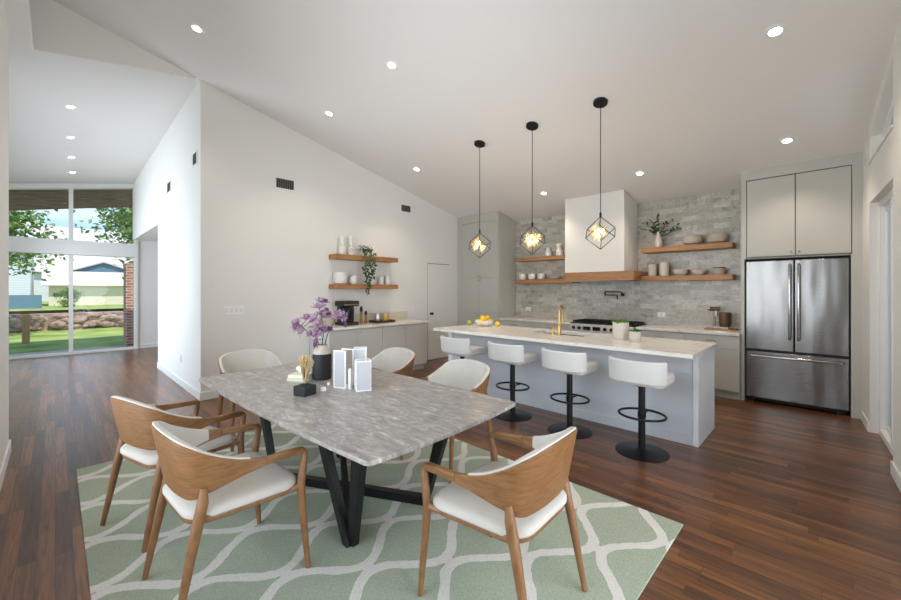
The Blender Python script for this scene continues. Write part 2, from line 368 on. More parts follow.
# ------------------------------------------------------------------ setting
def kc(x): return 4.63-.238*x            # kitchen ceiling
def hc(x,y): return 4.07+.19*x-.03*(y-6.03)
YR=-.30; YN=-.30; YO=-.46
struct(bx(-1.2,7.2,-1.1,12.75,-.12,0).build('floor','floor',smooth=False))
T=.12
# kitchen ceiling and hall ceiling
mb=MB(); mb.xprism([(-1.2,kc(-1.2)),(7.2,kc(7.2)),(7.2,kc(7.2)+T),(-1.2,kc(-1.2)+T)],-2.4,6.17)  # unseen overhang past the right wall, added to keep sun off the floor
struct(mb.build('ceiling','ceil',smooth=False))
x0,x1,y0,y1=-1.2,1.505,6.045,12.62
mb=MB().quadbox([(x0,y0,hc(x0,y0)),(x1,y0,hc(x1,y0)),(x1,y1,hc(x1,y1)),(x0,y1,hc(x0,y1)),(x0,y0,hc(x0,y0)+T),(x1,y0,hc(x1,y0)+T),(x1,y1,hc(x1,y1)+T),(x0,y1,hc(x0,y1)+T)])
struct(mb.build('ceiling_hall','ceil',smooth=False))
# long kitchen wall at Y=6.03
mb=MB().xprism([(1.365,0),(7.2,0),(7.2,kc(7.2)+.02),(1.365,kc(1.365)+.02)],6.03,6.17); struct(mb.build('wall_left','wall',smooth=False))
mb=MB().xprism([(-1.2,hc(-1.2,6.045)-.003),(1.315,hc(1.315,6.045)-.003),(-1.2,kc(-1.2)+.02)],6.025,6.046); struct(mb.build('wall_gable','wall',smooth=False))
# hall right wall with side opening
mb=MB()
mb.quadbox([(1.365,6.17,0),(1.505,6.17,0),(1.505,9.12,0),(1.365,9.12,0),(1.365,6.17,hc(1.365,6.17)+.05),(1.505,6.17,hc(1.505,6.17)+.05),(1.505,9.12,hc(1.505,9.12)+.05),(1.365,9.12,hc(1.365,9.12)+.05)])
mb.quadbox([(1.365,9.12,2.73),(1.505,9.12,2.73),(1.505,12.6,2.73),(1.365,12.6,2.73),(1.365,9.12,hc(1.365,9.12)+.05),(1.505,9.12,hc(1.505,9.12)+.05),(1.505,12.6,hc(1.505,12.6)+.05),(1.365,12.6,hc(1.365,12.6)+.05)])
struct(mb.build('wall_hall','wall',smooth=False))
mb=MB().box(1.505,3.6,9.0,9.12,0,2.8).box(3.6,3.7,9.0,12.6,0,2.8).box(1.505,3.7,9.12,12.6,2.73,2.83); struct(mb.build('wall_sideroom','wall',smooth=False))
struct(bx(1.42,3.7,12.45,12.6,0,2.73).build('wall_far','wall',smooth=False))
# back kitchen wall
struct(MB().box(7.0,7.2,-.55,6.17,0,2.99).build('wall_back','tile',smooth=False))
# right wall with glazed doors and clerestory windows
CL=[(.9,3.2),(4.74,5.95)]
mb=MB()
segs=[(-.45,.5,[]),(.5,3.2,[(0,2.4)]),(3.2,4.74,[]),(4.74,5.97,[(0,2.4)]),(5.97,7.2,[])]
cut=sorted(set([-.45,7.2,.5,3.2,4.74,5.97]+[c for p in CL for c in p]))
for a,b in zip(cut,cut[1:]):
    lowdoor=(a>=.5-1e-6 and b<=3.2+1e-6) or (a>=4.74-1e-6 and b<=5.97+1e-6)
    cl=any(a>=p-1e-6 and b<=q+1e-6 for p,q in CL)
    z=2.4 if lowdoor else 0
    if cl:
        mb.box(a,b,YO,YR if a>4.7 else YN,z,2.82)
        mb.xprism([(a,kc(a)-.12),(b,kc(b)-.12),(b,kc(b)+.02),(a,kc(a)+.02)],YO,YR if a>4.7 else YN)
    else:
        mb.xprism([(a,z),(b,z),(b,kc(b)+.02),(a,kc(a)+.02)],YO,YR if a>4.7 else YN)
struct(mb.build('wall_right','wall',smooth=False))
# wall beside the camera
mb=wallbox(-1.1,5.4,0,4.9,[(.5,4.1,.35,2.9)],-.45,-.3); struct(mb.build('wall_near','wall',smooth=False))
mb=wallbox(5.25,12.62,0,4.9,[(6.4,11.8,.3,3.3)],-1.2,-1.05).box(-1.05,-.45,5.25,5.4,0,4.95); struct(mb.build('wall_hall_left','wall',smooth=False))
# soffit beam along the near wall
b0=3.94
mb=MB().quadbox([(-1.05,0,b0-.17),(-.16,0,b0),(-.16,6.03,b0-.02),(-1.05,6.03,b0-.19),(-1.05,0,b0-.04),(-.16,0,b0+.13),(-.16,6.03,b0+.11),(-1.05,6.03,b0-.06)])
struct(mb.build('trim_1','ceil',smooth=False))
# baseboards
bh=.11
struct(bx(1.365,3.05,6.015,6.03,0,bh).build('baseboard_left','trim',bevel=.004))
struct(bx(1.35,1.365,6.015,9.12,0,bh).build('baseboard_hall','trim',bevel=.004))
struct(bx(1.42,3.6,12.435,12.45,0,bh).build('baseboard_far','trim',bevel=.004))
struct(MB().box(-.3,-.285,0,5.415,0,bh).box(-.6,-.285,5.4,5.415,0,bh).build('baseboard_near','trim',bevel=.004))
struct(MB().box(5.97,6.46,YR,YR+.015,0,bh).box(3.2,4.74,YR,YR+.015,0,bh).build('baseboard_right','trim',bevel=.004))

# hall window wall
WY=12.5
wz=lambda x: hc(x,12.6)
mb=MB(); t=.045
mb.box(-1.05,1.455,WY-.112,WY+.11,2.29,2.62)
mb.box(.215,.29,WY-.06,WY+.04,.06,2.3); 
mb.xprism([(.215,2.6),(.29,2.6),(.29,wz(.29)),(.215,wz(.215))],WY-.06,WY+.04)
mb.xprism([(1.385,.0),(1.45,.0),(1.45,wz(1.45)),(1.385,wz(1.385))],WY-.1,WY+.1)
mb.xprism([(-1.05,0),(-.98,0),(-.98,wz(-.98)),(-1.05,wz(-1.05))],WY-.1,WY+.1)
mb.xprism([(-1.05,wz(-1.05)-.11),(1.45,wz(1.45)-.11),(1.45,wz(1.45)),(-1.05,wz(-1.05))],WY-.1,WY+.1)
mb.box(-1.05,1.455,WY-.112,WY+.12,0,.05)
w1=struct(mb.build('window_1','trim',smooth=False,bevel=.004))
gl=bx(-.98,.22,WY-.01,WY,.05,2.3).build('pane','glass',w1,smooth=False)
gl=bx(.28,1.39,WY+.02,WY+.03,.05,2.3).build('pane','glass',w1,smooth=False)
MB().xprism([(-.98,2.6),(.22,2.6),(.22,wz(.22)-.1),(-.98,wz(-.98)-.1)],WY-.01,WY).build('pane','glass',w1,smooth=False)
MB().xprism([(.28,2.6),(1.39,2.6),(1.39,wz(1.39)-.1),(.28,wz(.28)-.1)],WY-.01,WY).build('pane','glass',w1,smooth=False)
# unseen left window beside the camera, added to light the room
def rectframe(a0,a1,z0,z1,w,fn):
    mb=MB()
    for p in ((a0,a0+w,z0,z1),(a1-w,a1,z0,z1),(a0+w,a1-w,z0,z0+w),(a0+w,a1-w,z1-w,z1)): fn(mb,*p)
    return mb
w2=struct(rectframe(.5,4.1,.35,2.9,.06,lambda m,a,b,c,d:m.box(-.41,-.35,a,b,c,d)).box(-.41,-.35,2.27,2.33,.41,2.84).build('window_2','trim',smooth=False))
bx(-.385,-.375,.56,4.04,.41,2.84).build('pane','glass',w2,smooth=False)
w6=struct(rectframe(6.4,11.8,.3,3.3,.06,lambda m,a,b,c,d:m.box(-1.16,-1.1,a,b,c,d)).box(-1.16,-1.1,9.07,9.13,.36,3.24).build('window_5','trim',smooth=False))  # unseen hall side window, added to brighten the hall wall
bx(-1.135,-1.125,6.46,11.74,.36,3.24).build('pane','glass',w6,smooth=False)
# right sliding doors; the second is out of view, added for fill light
n=1
for (a0,a1) in ((4.74,5.97),(.5,3.2)):
    y0,y1=-.44,-.365
    d=struct(rectframe(a0,a1,0.0,2.4,.06,lambda m,a,b,c,dd:m.box(a,b,y0,y1,c,dd)).build('door_%d'%n,'trim',smooth=False)); n+=1
    mid=(a0+a1)/2
    s=rectframe(a0+.06,mid+.03,.06,2.34,.06,lambda m,a,b,c,dd:m.box(a,b,y0+.04,y1-.005,c,dd)).build('sliding_leaf','trim',d,smooth=False); bx(a0+.12,mid-.03,y0+.05,y0+.06,.12,2.28).build('pane','glass',s,smooth=False)
    s=rectframe(mid-.03,a1-.06,.06,2.34,.06,lambda m,a,b,c,dd:m.box(a,b,y0+.005,y0+.035,c,dd)).build('sliding_leaf','trim',d,smooth=False); bx(mid+.03,a1-.12,y0+.015,y0+.025,.12,2.28).build('pane','glass',s,smooth=False)
for k,(a,b) in enumerate(CL):
    y0,y1=-.44,-.38; f=.04
    mb=MB().box(a,b,y0,y1,2.82,2.86).xprism([(a,kc(a)-.16),(b,kc(b)-.16),(b,kc(b)-.12),(a,kc(a)-.12)],y0,y1).xprism([(a,2.86),(a+f,2.86),(a+f,kc(a+f)-.16),(a,kc(a)-.16)],y0,y1).xprism([(b-f,2.86),(b,2.86),(b,kc(b)-.16),(b-f,kc(b-f)-.16)],y0,y1)
    w=struct(mb.build('window_%d'%(3+k),'trim',smooth=False))
    MB().xprism([(a+f,2.86),(b-f,2.86),(b-f,kc(b-f)-.16),(a+f,kc(a+f)-.16)],y0+.02,y0+.03).build('pane','glass',w,smooth=False)
    struct(bx(a-.03,b+.03,YR,YR+.015,2.80,2.825).build('trim_%d'%(2+k),'trim',smooth=False))
# closet door in the long wall
d=struct(bx(5.47,6.1,6.012,6.028,.01,2.03).build('door_3','wall',bevel=.003))
MB().lathe([(.026,0),(.026,.006),(.011,.01),(.011,.035),(.026,.045),(.03,.06),(.022,.072)],20).xf(Matrix.Translation((5.54,6.012,.98))@Matrix.Rotation(R(90),4,'X')).build('door_knob','black',d)
struct(MB().box(5.466,5.468,6.026,6.03,0,2.038).box(6.102,6.104,6.026,6.03,0,2.038).box(5.464,6.106,6.022,6.03,2.031,2.042).build('trim_4','dark',smooth=False))

# the right wall stands 3 degrees off square: turn it and everything fixed in it about its far end
th_=math.atan(.055); pv=Vector((5.97,YR,0)); off=pv-Matrix.Rotation(th_,3,'Z')@pv
for o in list(col.objects):
    if o.parent is None and o.name in ('wall_right','baseboard_right','door_1','door_2','window_3','window_4','trim_2','trim_3'):
        o.rotation_euler=(0,0,th_); o.location=off
# ------------------------------------------------------------------ ceiling lights
def downlight(x,y,zfun,slope,label,group,sy=0):
    z=zfun
    o=empty('downlight',(x,y,z),0,label,'ceiling light',group); o.rotation_euler=(sy,slope,0)
    MB().lathe([(.042,-.001),(.045,-.010),(.072,-.005),(.075,-.001)],28).build('trim_ring','whitegloss',o)
    MB().lathe([(.041,-.012),(.041,-.0105)],28).build('diffuser','lamp',o)
    return o
angK=math.atan(.238); angH=-math.atan(.19)
kl=[((1.09,4.97),'round ceiling light highest up at the left, above the white corner by the hall'),
    ((2.63,3.49),'round ceiling light left of the pendants, nearest the middle of the photo top'),
    ((2.71,5.05),'round ceiling light just above and left of the sloping long wall'),
    ((4.39,5.12),'round ceiling light to the left of the leftmost pendant cord'),
    ((6.03,3.6),'small round ceiling light between middle and right pendant cords'),
    ((6.0,1.99),'round ceiling light above the right-hand oak shelves'),
    ((4.17,.32),'largest round ceiling light at the upper right of the photo'),
    ((5.92,.35),'round ceiling light above the refrigerator cabinet')]
for (x,y),lb in kl: downlight(x,y,kc(x),angK,lb,'round ceiling lights in the kitchen ceiling')
hl=[((.15,7.58),'nearest round ceiling light of the hall row'),((.18,8.97),'second round ceiling light of the hall row, behind the nearest one'),
    ((.21,10.2),'third round ceiling light of the hall row, one before the last'),((.25,11.36),'farthest round ceiling light of the hall row, closest to the tall window')]
for (x,y),lb in hl: downlight(x,y,hc(x,y),angH,lb,'row of ceiling lights in the hall',-math.atan(.03))

# ------------------------------------------------------------------ wall vents, outlets, switches
def vent(x0,x1,z0,z1,pos,rz,label):
    w=x1-x0; h=z1-z0
    o=empty('wall_vent',pos,rz,label,'vent','wall vents')
    rectframe(-w/2,w/2,-h/2,h/2,.022,lambda m,a,b,c,d:m.box(a,b,-.012,0,c,d)).build('frame','trim',o,smooth=False)
    bx(-w/2+.02,w/2-.02,-.003,-.001,-h/2+.02,h/2-.02).build('backing','ventback',o,smooth=False)
    mb=MB(); n=9
    for i in range(n):
        x=-w/2+.03+(w-.06)*i/(n-1); mb.box(x-.004,x+.004,-.01,-.003,-h/2+.02,h/2-.02)
    mb.build('slats','vent',o,smooth=False)
vent(2.33,2.65,3.03,3.22,(2.49,6.03,3.125),0,'near rectangular vent high on the long wall above the oak shelves, left one')
vent(4.74,5.02,3.01,3.18,(4.88,6.03,3.10),0,'rectangular vent high on the long wall above the closet door')
vent(0,.24,0,.2,(1.365,6.31,3.31),-math.pi/2,'narrow vent on the white hall wall, close to the corner')
vent(0,.3,0,.2,(1.365,8.06,3.24),-math.pi/2,'narrow vent on the white hall wall, farther down the hall')
def plate(name,pos,rz,w,h,kind,label,cat):
    o=empty(name,pos,rz,label,cat)
    bx(-w/2,w/2,-.007,0,-h/2,h/2).build('plate','whitegloss',o,bevel=.002)
    n=kind
    for i in range(n):
        x=(i-(n-1)/2)*w/n
        bx(x-.016,x+.016,-.011,-.006,-.032,.032).build('rocker' if name=='light_switch' else 'socket','ceramic',o,bevel=.001)
plate('light_switch',(1.77,6.03,1.2),0,.25,.125,4,'wide white four-gang switch plate on the long wall left of the shelves','switch')
plate('power_outlet',(5.05,6.03,1.1),0,.075,.12,1,'white outlet on the long wall between sideboard tray and closet door','outlet')
plate('power_outlet',(1.365,7.2,.42),-math.pi/2,.075,.12,1,'white outlet low on the hall wall','outlet')
plate('power_outlet',(7.0,1.98,1.08),-math.pi/2,.12,.08,1,'white outlet in the tiled backsplash below the right shelves','outlet')
plate('power_outlet',(7.0,4.55,1.08),-math.pi/2,.12,.08,1,'white outlet in the tiled backsplash beside the tall cabinet','outlet')

# ------------------------------------------------------------------ kitchen cabinets
def front(parent,name,y0,y1,z0,z1,x,mat='cab',knob=None,pull=None):
    o=bx(x-.02,x,y0+.002,y1-.002,z0+.002,z1-.002).build(name,mat,parent,bevel=.002)
    if knob:
        MB().lathe([(.005,0),(.005,.016),(.012,.018),(.013,.026),(.009,.03)],14).xf(Matrix.Translation((x-.02,knob[0],knob[1]))@Matrix.Rotation(R(-90),4,'Y')).build('knob','brass',o)
    if pull:
        MB().box(x-.045,x-.035,pull[0]-.06,pull[0]+.06,pull[1]-.005,pull[1]+.005).box(x-.04,x-.02,pull[0]-.05,pull[0]-.042,pull[1]-.004,pull[1]+.004).box(x-.04,x-.02,pull[0]+.042,pull[0]+.05,pull[1]-.004,pull[1]+.004).build('pull','brass',o,bevel=.002)
    return o
FX=6.4
# tall pantry cabinet: local coordinates = world
tc=empty('tall_cabinet',(0,0,0),0,'tall greige pantry cabinet standing in the far corner beside the closet door','cabinet')
MB().box(FX,6.99,4.87,6.02,0.1,2.94).box(FX+.05,6.99,4.87,6.02,0,.1).build('body','cab',tc,bevel=.002)
MB().xprism([(FX-.021,2.941),(6.99,2.941),(6.99,kc(6.99)-.008),(FX-.021,kc(FX-.021)-.008)],4.868,6.02).build('crown','cab',tc,smooth=False)
bx(FX-.02,FX,5.86,6.02,.1,2.94).build('filler_panel','cab',tc,smooth=False)
ym=5.38
for a,b,kn in ((4.9,ym,ym-.03),(ym,5.86,ym+.03)):
    front(tc,'door',a,b,1.735,2.92,FX,'cab',(kn,1.78)); front(tc,'door',a,b,.98,1.725,FX,'cab',(kn,1.68)); front(tc,'door',a,b,.1,.97,FX,'cab',(kn,.93))
# base cabinets of the back run
def base(y0,y1,label,drawers,doors,grp='base cabinets of the back run'):
    o=empty('base_cabinet',(0,0,0),0,label,'cabinet',grp)
    MB().box(FX+.02,6.99,y0,y1,.11,.86).box(FX+.08,6.99,y0,y1,0,.11).build('body','cab',o,smooth=False)
    n=drawers; w=(y1-y0)/n
    for i in range(n): front(o,'drawer',y0+i*w,y0+(i+1)*w,.68,.855,FX+.02,'cab',None,(y0+(i+.5)*w,.79))
    n=doors; w=(y1-y0)/n
    for i in range(n): front(o,'door',y0+i*w,y0+(i+1)*w,.115,.67,FX+.02,'cab')
    return o
base(.86,1.505,'grey base cabinet with drawer, against the refrigerator enclosure',1,1)
base(1.505,2.18,'grey base cabinet with drawer between the range and the end cabinet',1,1)
base(3.3,4.08,'grey base cabinet just left of the range',1,2)
base(4.08,4.865,'grey base cabinet against the tall pantry cabinet',1,2)
tag(bx(FX-.01,6.99,.86,2.18,.865,.905).build('worktop','quartz',bevel=.004),'pale stone worktop to the right of the range','worktop')
tag(bx(FX-.01,6.99,3.3,4.87,.865,.905).build('worktop','quartz',bevel=.004),'pale stone worktop to the left of the range','worktop')
# range
rg=empty('kitchen_range',(0,0,0),0,'stainless steel kitchen range with black grates below the hood','range')
MB().box(FX+.0,6.98,2.2,3.28,.12,.9).box(FX+.06,6.98,2.22,3.26,0,.12).build('body','steel',rg,bevel=.004)
bx(FX-.05,FX+.0,2.2,3.28,.76,.9).build('control_panel','panel',rg,bevel=.006)
bx(FX-.02,6.97,2.2,3.28,.9,.915).build('cooktop','pan',rg,bevel=.003)
for k in range(4):
    y0=2.21+k*.265; mb=MB()
    for j in range(4): mb.box(FX+.03,6.92,y0+.02+j*.07,y0+.035+j*.07,.93,.95)
    for xx in (FX+.03,6.62,6.905): mb.box(xx,xx+.015,y0+.015,y0+.25,.93,.95)
    for xx in (FX+.03,6.905):
        for yy in (y0+.02,y0+.23): mb.box(xx,xx+.015,yy,yy+.015,.914,.932)
    mb.build('grate','pan',rg,smooth=False)
for y in (3.2,3.1,2.65,2.54,2.4,2.28):
    MB().lathe([(.026,0),(.03,.004),(.03,.01),(.02,.014),(.018,.035),(.015,.037)],18).xf(Matrix.Translation((FX-.05,y,.83))@Matrix.Rotation(R(-90),4,'Y')).build('control_knob','black',rg)
for y0,y1 in ((2.9,3.03),(2.73,2.86)): bx(FX-.054,FX-.05,y0,y1,.8,.86).build('display','darkglass',rg,smooth=False)
for y0,y1 in ((2.22,2.84),(2.86,3.26)):
    o=bx(FX-.03,FX,y0,y1,.16,.74).build('oven_door','steel',rg,bevel=.006)
    MB().tube([(FX-.075,y0+.05,.69),(FX-.075,y1-.05,.69)],.011).tube([(FX-.075,y0+.08,.69),(FX-.03,y0+.08,.69)],.008).tube([(FX-.075,y1-.08,.69),(FX-.03,y1-.08,.69)],.008).build('handle','chrome',o)
    bx(FX-.033,FX-.03,y0+.08,y1-.08,.3,.6).build('oven_glass','darkglass',o,smooth=False)
# hood
hd=empty('range_hood',(0,0,0),0,'white boxed range hood with an oak band along its bottom','hood')
MB().xprism([(FX,1.79),(6.995,1.79),(6.995,kc(6.995)-.004),(FX,kc(FX)-.004)],2.36,3.39).build('body','wall',hd,smooth=False)
bx(FX-.03,6.995,2.2,3.39,1.64,1.79).build('wood_band','shelf',hd,bevel=.003)
bx(FX+.08,6.92,2.3,3.3,1.63,1.642).build('filter_panel','steel',hd,smooth=False)
# pot filler
pf=empty('pot_filler',(7.0,2.6,1.4),0,'dark folding pot filler tap on the tile above the range','tap')
MB().lathe([(.03,0),(.03,.012),(.014,.016),(.014,.07)],18).xf(Matrix.Rotation(R(-90),4,'Y')).build('wall_mount','black',pf)
MB().tube([(-.07,0,.0),(-.07,.0,.045),(-.09,.02,.05),(-.16,.24,.05),(-.165,.25,.05)],.011).build('arm','black',pf)
MB().tube([(-.165,.25,.05),(-.165,.25,-.005)],.014).build('joint','black',pf)
MB().tube([(-.165,.25,-.005),(-.2,.05,-.005),(-.205,.02,-.01),(-.205,.018,-.085)],.01).build('spout','black',pf)
MB().tube([(-.205,.02,-.03),(-.25,.02,-.03)],.008).build('lever','black',pf)
# fridge
fr=empty('refrigerator',(0,0,0),0,'stainless steel french door refrigerator with bottom freezer drawer','refrigerator')
F=6.53
MB().box(F+.06,6.98,-.17,.81,.06,1.87).build('body','dark',fr,smooth=False)
for a,b,hy in ((.322,.808,.36),(-.168,.316,.275)):
    o=bx(F,F+.06,a,b,.70,1.87).build('door','steel',fr,bevel=.008)
    MB().tube([(F,hy,.86),(F-.05,hy,.875),(F-.055,hy,.9),(F-.055,hy,1.77),(F-.05,hy,1.795),(F,hy,1.81)],.015,12).build('handle','chrome',o)
o=bx(F,F+.06,-.168,.808,.06,.675).build('freezer_drawer','steel',fr,bevel=.008)
MB().tube([(F,.76,.62),(F-.045,.745,.62),(F-.055,.7,.62),(F-.055,-.06,.62),(F-.045,-.105,.62),(F,-.12,.62)],.015,12).build('handle','chrome',o)
MB().box(F+.03,6.98,-.15,.79,.02,.06).build('kick_grille','pan',fr,smooth=False)
for y in (-.12,.72): bx(F+.01,F+.08,y,y+.06,0,.035).build('foot','black',fr,smooth=False)
# enclosure round the fridge
en=empty('refrigerator_cabinet',(0,0,0),0,'greige built-in cabinet framing the refrigerator, with two tall upper doors','cabinet')
bx(6.5,6.99,.82,.855,0,1.9).build('side_panel','cab',en,smooth=False); bx(6.5,6.99,-.27,-.18,0,1.9).build('side_panel','cab',en,smooth=False)
MB().xprism([(6.52,1.9),(6.99,1.9),(6.99,kc(6.99)-.005),(6.52,kc(6.52)-.005)],-.27,.855).build('body','cab',en,smooth=False)
MB().xprism([(6.5,2.955),(6.52,2.955),(6.52,kc(6.52)),(6.5,kc(6.5))],-.27,.855).box(6.5,6.52,.80,.855,1.9,2.955).box(6.5,6.52,-.27,-.19,1.9,2.955).build('face_frame','cab',en,smooth=False)
bx(6.515,6.522,-.19,.8,1.91,2.955).build('shadow_gap','softgap',en,smooth=False)
front(en,'door',.31,.794,1.925,2.945,6.525,'cab',(.345,1.97)); front(en,'door',-.184,.302,1.925,2.945,6.525,'cab',(.27,1.97))

# ------------------------------------------------------------------ shelves
def shelf(x0,x1,y0,y1,z0,z1,mat,label,g): return tag(bx(x0,x1,y0,y1,z0,z1).build('floating_shelf',mat,bevel=.003),label,'shelf',g)
SX=6.7
shelf(SX,6.998,.98,2.2,2.09,2.17,'shelf','upper oak shelf to the right of the hood','oak floating shelves')
shelf(SX,6.998,.98,2.199,1.63,1.71,'shelf','lower oak shelf to the right of the hood','oak floating shelves')
shelf(SX,6.998,3.395,4.69,2.07,2.14,'shelf','upper oak shelf between tall cabinet and hood','oak floating shelves')
shelf(SX,6.998,3.395,4.69,1.61,1.69,'shelf','lower oak shelf between tall cabinet and hood','oak floating shelves')
shelf(3.22,4.5,5.78,6.028,2.0,2.08,'shelfx','upper oak shelf on the long left wall','oak floating shelves')
shelf(3.22,4.5,5.78,6.028,1.5,1.58,'shelfx','lower oak shelf on the long left wall','oak floating shelves')

def pot(name,prof,loc,mat,label,cat,group=None,seg=28):
    o=MB().lathe(prof,seg).build(name,mat,None,loc); return tag(o,label,cat,group)
def bowlprof(r,h,t=.006,foot=.5): 
    return [(r*foot,0),(r*.8,h*.3),(r*.97,h*.7),(r,h),(r-t,h),(r*.95-t,h*.7),(r*.78-t,h*.34),(r*.3,h*.12),(.002,h*.1)]
def cupprof(r,h,t=.006): return [(r*.9,0),(r,h*.1),(r,h),(r-t,h),(r-t,h*.12),(.002,h*.1)]
def roundbowl(r,h): return [(r*.55,0),(r*.9,h*.2),(r,h*.5),(r*.93,h*.82),(r*.82,h),(r*.78,h),(r*.88,h*.8),(r*.92,h*.5),(r*.8,h*.22),(.002,h*.12)]
# right shelves
vz=2.17
o=pot('bud_vase',[(.045,0),(.062,.05),(.06,.1),(.038,.17),(.024,.22),(.026,.26),(.019,.26),(.019,.2),(.002,.05)],(6.87,1.99,vz),'cream','slim white vase holding leafy sprigs on the upper shelf right of the hood','vase')
def sprig(name,base,dirs,label,leafn=9,ln=.06,w=.035,mat='leaf',sd=3,H=.28,grp=None):
    rnd=random.Random(sd); o=empty(name,base,0,label,'foliage',grp); st=MB(); lf=MB()
    for dx,dy,h in dirs:
        P=[Vector((dx*t*t*.9,dy*t*t*.9,h*t)) for t in [i/6 for i in range(7)]]
        st.tube(P,[.0035-.0003*i for i in range(7)],6)
        for i in range(leafn):
            t=.35+.65*i/(leafn-1); q=Vector((dx*t*t*.9,dy*t*t*.9,h*t))
            d=Vector((dx,dy,h*.3)).normalized()*.5+Vector((rnd.uniform(-1,1),rnd.uniform(-1,1),rnd.uniform(-.4,.9)))
            lf.leaf(q,d,(0,0,1),ln*rnd.uniform(.8,1.2),w*rnd.uniform(.8,1.2))
    st.build('stems','stem',o); lf.build('leaves',mat,o,smooth=False); return o
sprig('leafy_sprig',(6.87,1.99,vz+.13),[(-.05,.3,.22),(-.02,.12,.34),(0,-.3,.2),(-.06,-.16,.26),(.02,.22,.28),(-.02,0,.36),(0,-.24,.3),(-.03,-.36,.13)],'dark green leafy sprigs in the white shelf vase',9,.08,.05)
pot('round_bowl',roundbowl(.135,.15),(6.84,1.5,vz),'sand','round ribbed bowl in the middle of the upper right shelf','bowl','stoneware on the right shelves')
pot('round_bowl',roundbowl(.135,.15),(6.84,1.185,vz),'sand','round ribbed bowl near the right end of the upper right shelf','bowl','stoneware on the right shelves')
vz=1.71
pot('canister',cupprof(.06,.19),(6.84,2.07,vz),'cream','shorter tall canister at the left end of the lower right shelf','canister','stoneware on the right shelves')
pot('canister',cupprof(.068,.215),(6.84,1.895,vz),'cream','taller canister second from the left on the lower right shelf','canister','stoneware on the right shelves')
pot('shallow_bowl',bowlprof(.108,.095),(6.84,1.665,vz),'cream','shallow bowl beside the taller canister, lower right shelf','bowl','stoneware on the right shelves')
pot('shallow_bowl',bowlprof(.1,.08),(6.84,1.42,vz),'cream','flatter shallow bowl next to the dark-rimmed pot, lower right shelf','bowl','stoneware on the right shelves')
o=empty('storage_jar',(6.84,1.16,vz),0,'small pot with dark metal rim at the right end of the lower right shelf','jar')
MB().lathe(cupprof(.07,.095)).build('jar_body','sand',o); MB().lathe([(.074,.095),(.076,.11),(.066,.11),(.066,.096)],28).build('rim','wicker',o)
# left-of-hood shelves
o=pot('jug',[(.05,0),(.062,.04),(.058,.09),(.035,.14),(.03,.17),(.034,.18),(.028,.18),(.024,.14),(.002,.06)],(6.85,3.99,2.14),'ceramic','short white jug on the upper shelf left of the hood','jug','white vessels left of the hood')
pot('bottle_vase',[(.06,0),(.068,.06),(.062,.11),(.044,.14),(.05,.18),(.062,.21),(.058,.24),(.05,.24),(.05,.2),(.03,.14),(.002,.06)],(6.85,3.75,2.14),'ceramic','taller white bottle vase on the upper shelf nearer the hood','vase','white vessels left of the hood')
for i,(y,lb) in enumerate(((4.59,'leftmost of three white cups on the lower shelf left of the hood'),(4.37,'middle one of three white cups on the lower shelf left of the hood'),(4.15,'rightmost of three white cups on the lower shelf left of the hood'))):
    pot('planter_cup',[(.05,0),(.07,.02),(.076,.07),(.07,.125),(.062,.125),(.066,.07),(.05,.03),(.002,.02)],(6.85,y,1.69),'ceramic',lb,'cup','row of white cups')
pot('shallow_bowl',bowlprof(.11,.05),(6.85,3.84,1.69),'cream','shallow cream bowl beside the row of white cups','bowl')
# left wall shelves
def patterned(name,prof,loc,label):
    o=empty(name,loc,0,label,'vase','patterned vases'); MB().lathe(prof).build('vase_body','ceramic',o)
    mb=MB(); r=random.Random(int(loc[0]*100))
    for i in range(14):
        a=r.uniform(-2.6,-.4); z=r.uniform(.05,.17); rr=.052-.1*max(0,z-.1)
        mb.ball((math.cos(a)*rr,math.sin(a)*rr,z),.008,6,4)
    mb.build('painted_sprigs','vent',o); return o
pr=[(.045,0),(.058,.03),(.05,.1),(.036,.15),(.04,.19),(.05,.24),(.044,.24),(.03,.16),(.002,.04)]
patterned('patterned_vase',[(a*1.15,b*1.25) for a,b in pr],(3.4,5.9,2.08),'white vase with dark sprigs, left of the pair on the long-wall shelf')
patterned('patterned_vase',[(a*.95,b*1.35) for a,b in pr],(3.57,5.9,2.08),'white vase with dark sprigs, right of the pair next to the trailing plant')
pot('bowl_pot',[(.07,0),(.1,.02),(.11,.08),(.108,.2),(.1,.2),(.1,.08),(.08,.03),(.002,.02)],(3.36,5.9,1.58),'ceramic','large white pot at the left end of the lower long-wall shelf','pot')
pot('rounded_jar',[(.045,0),(.066,.03),(.07,.08),(.06,.13),(.045,.15),(.04,.15),(.05,.12),(.002,.04)],(3.62,5.9,1.58),'ceramic','small rounded white jar beside the large white pot','jar')
for x,h,lb in ((4.02,.1,'lowest white cup behind the trailing vines on the lower long-wall shelf'),(4.2,.14,'middle white cup on the right half of the lower long-wall shelf'),(4.35,.16,'tallest white cup at the right end of the lower long-wall shelf')):
    pot('cup',cupprof(.048,h),(x,5.9,1.58),'ceramic',lb,'cup','white cups on the lower long-wall shelf')
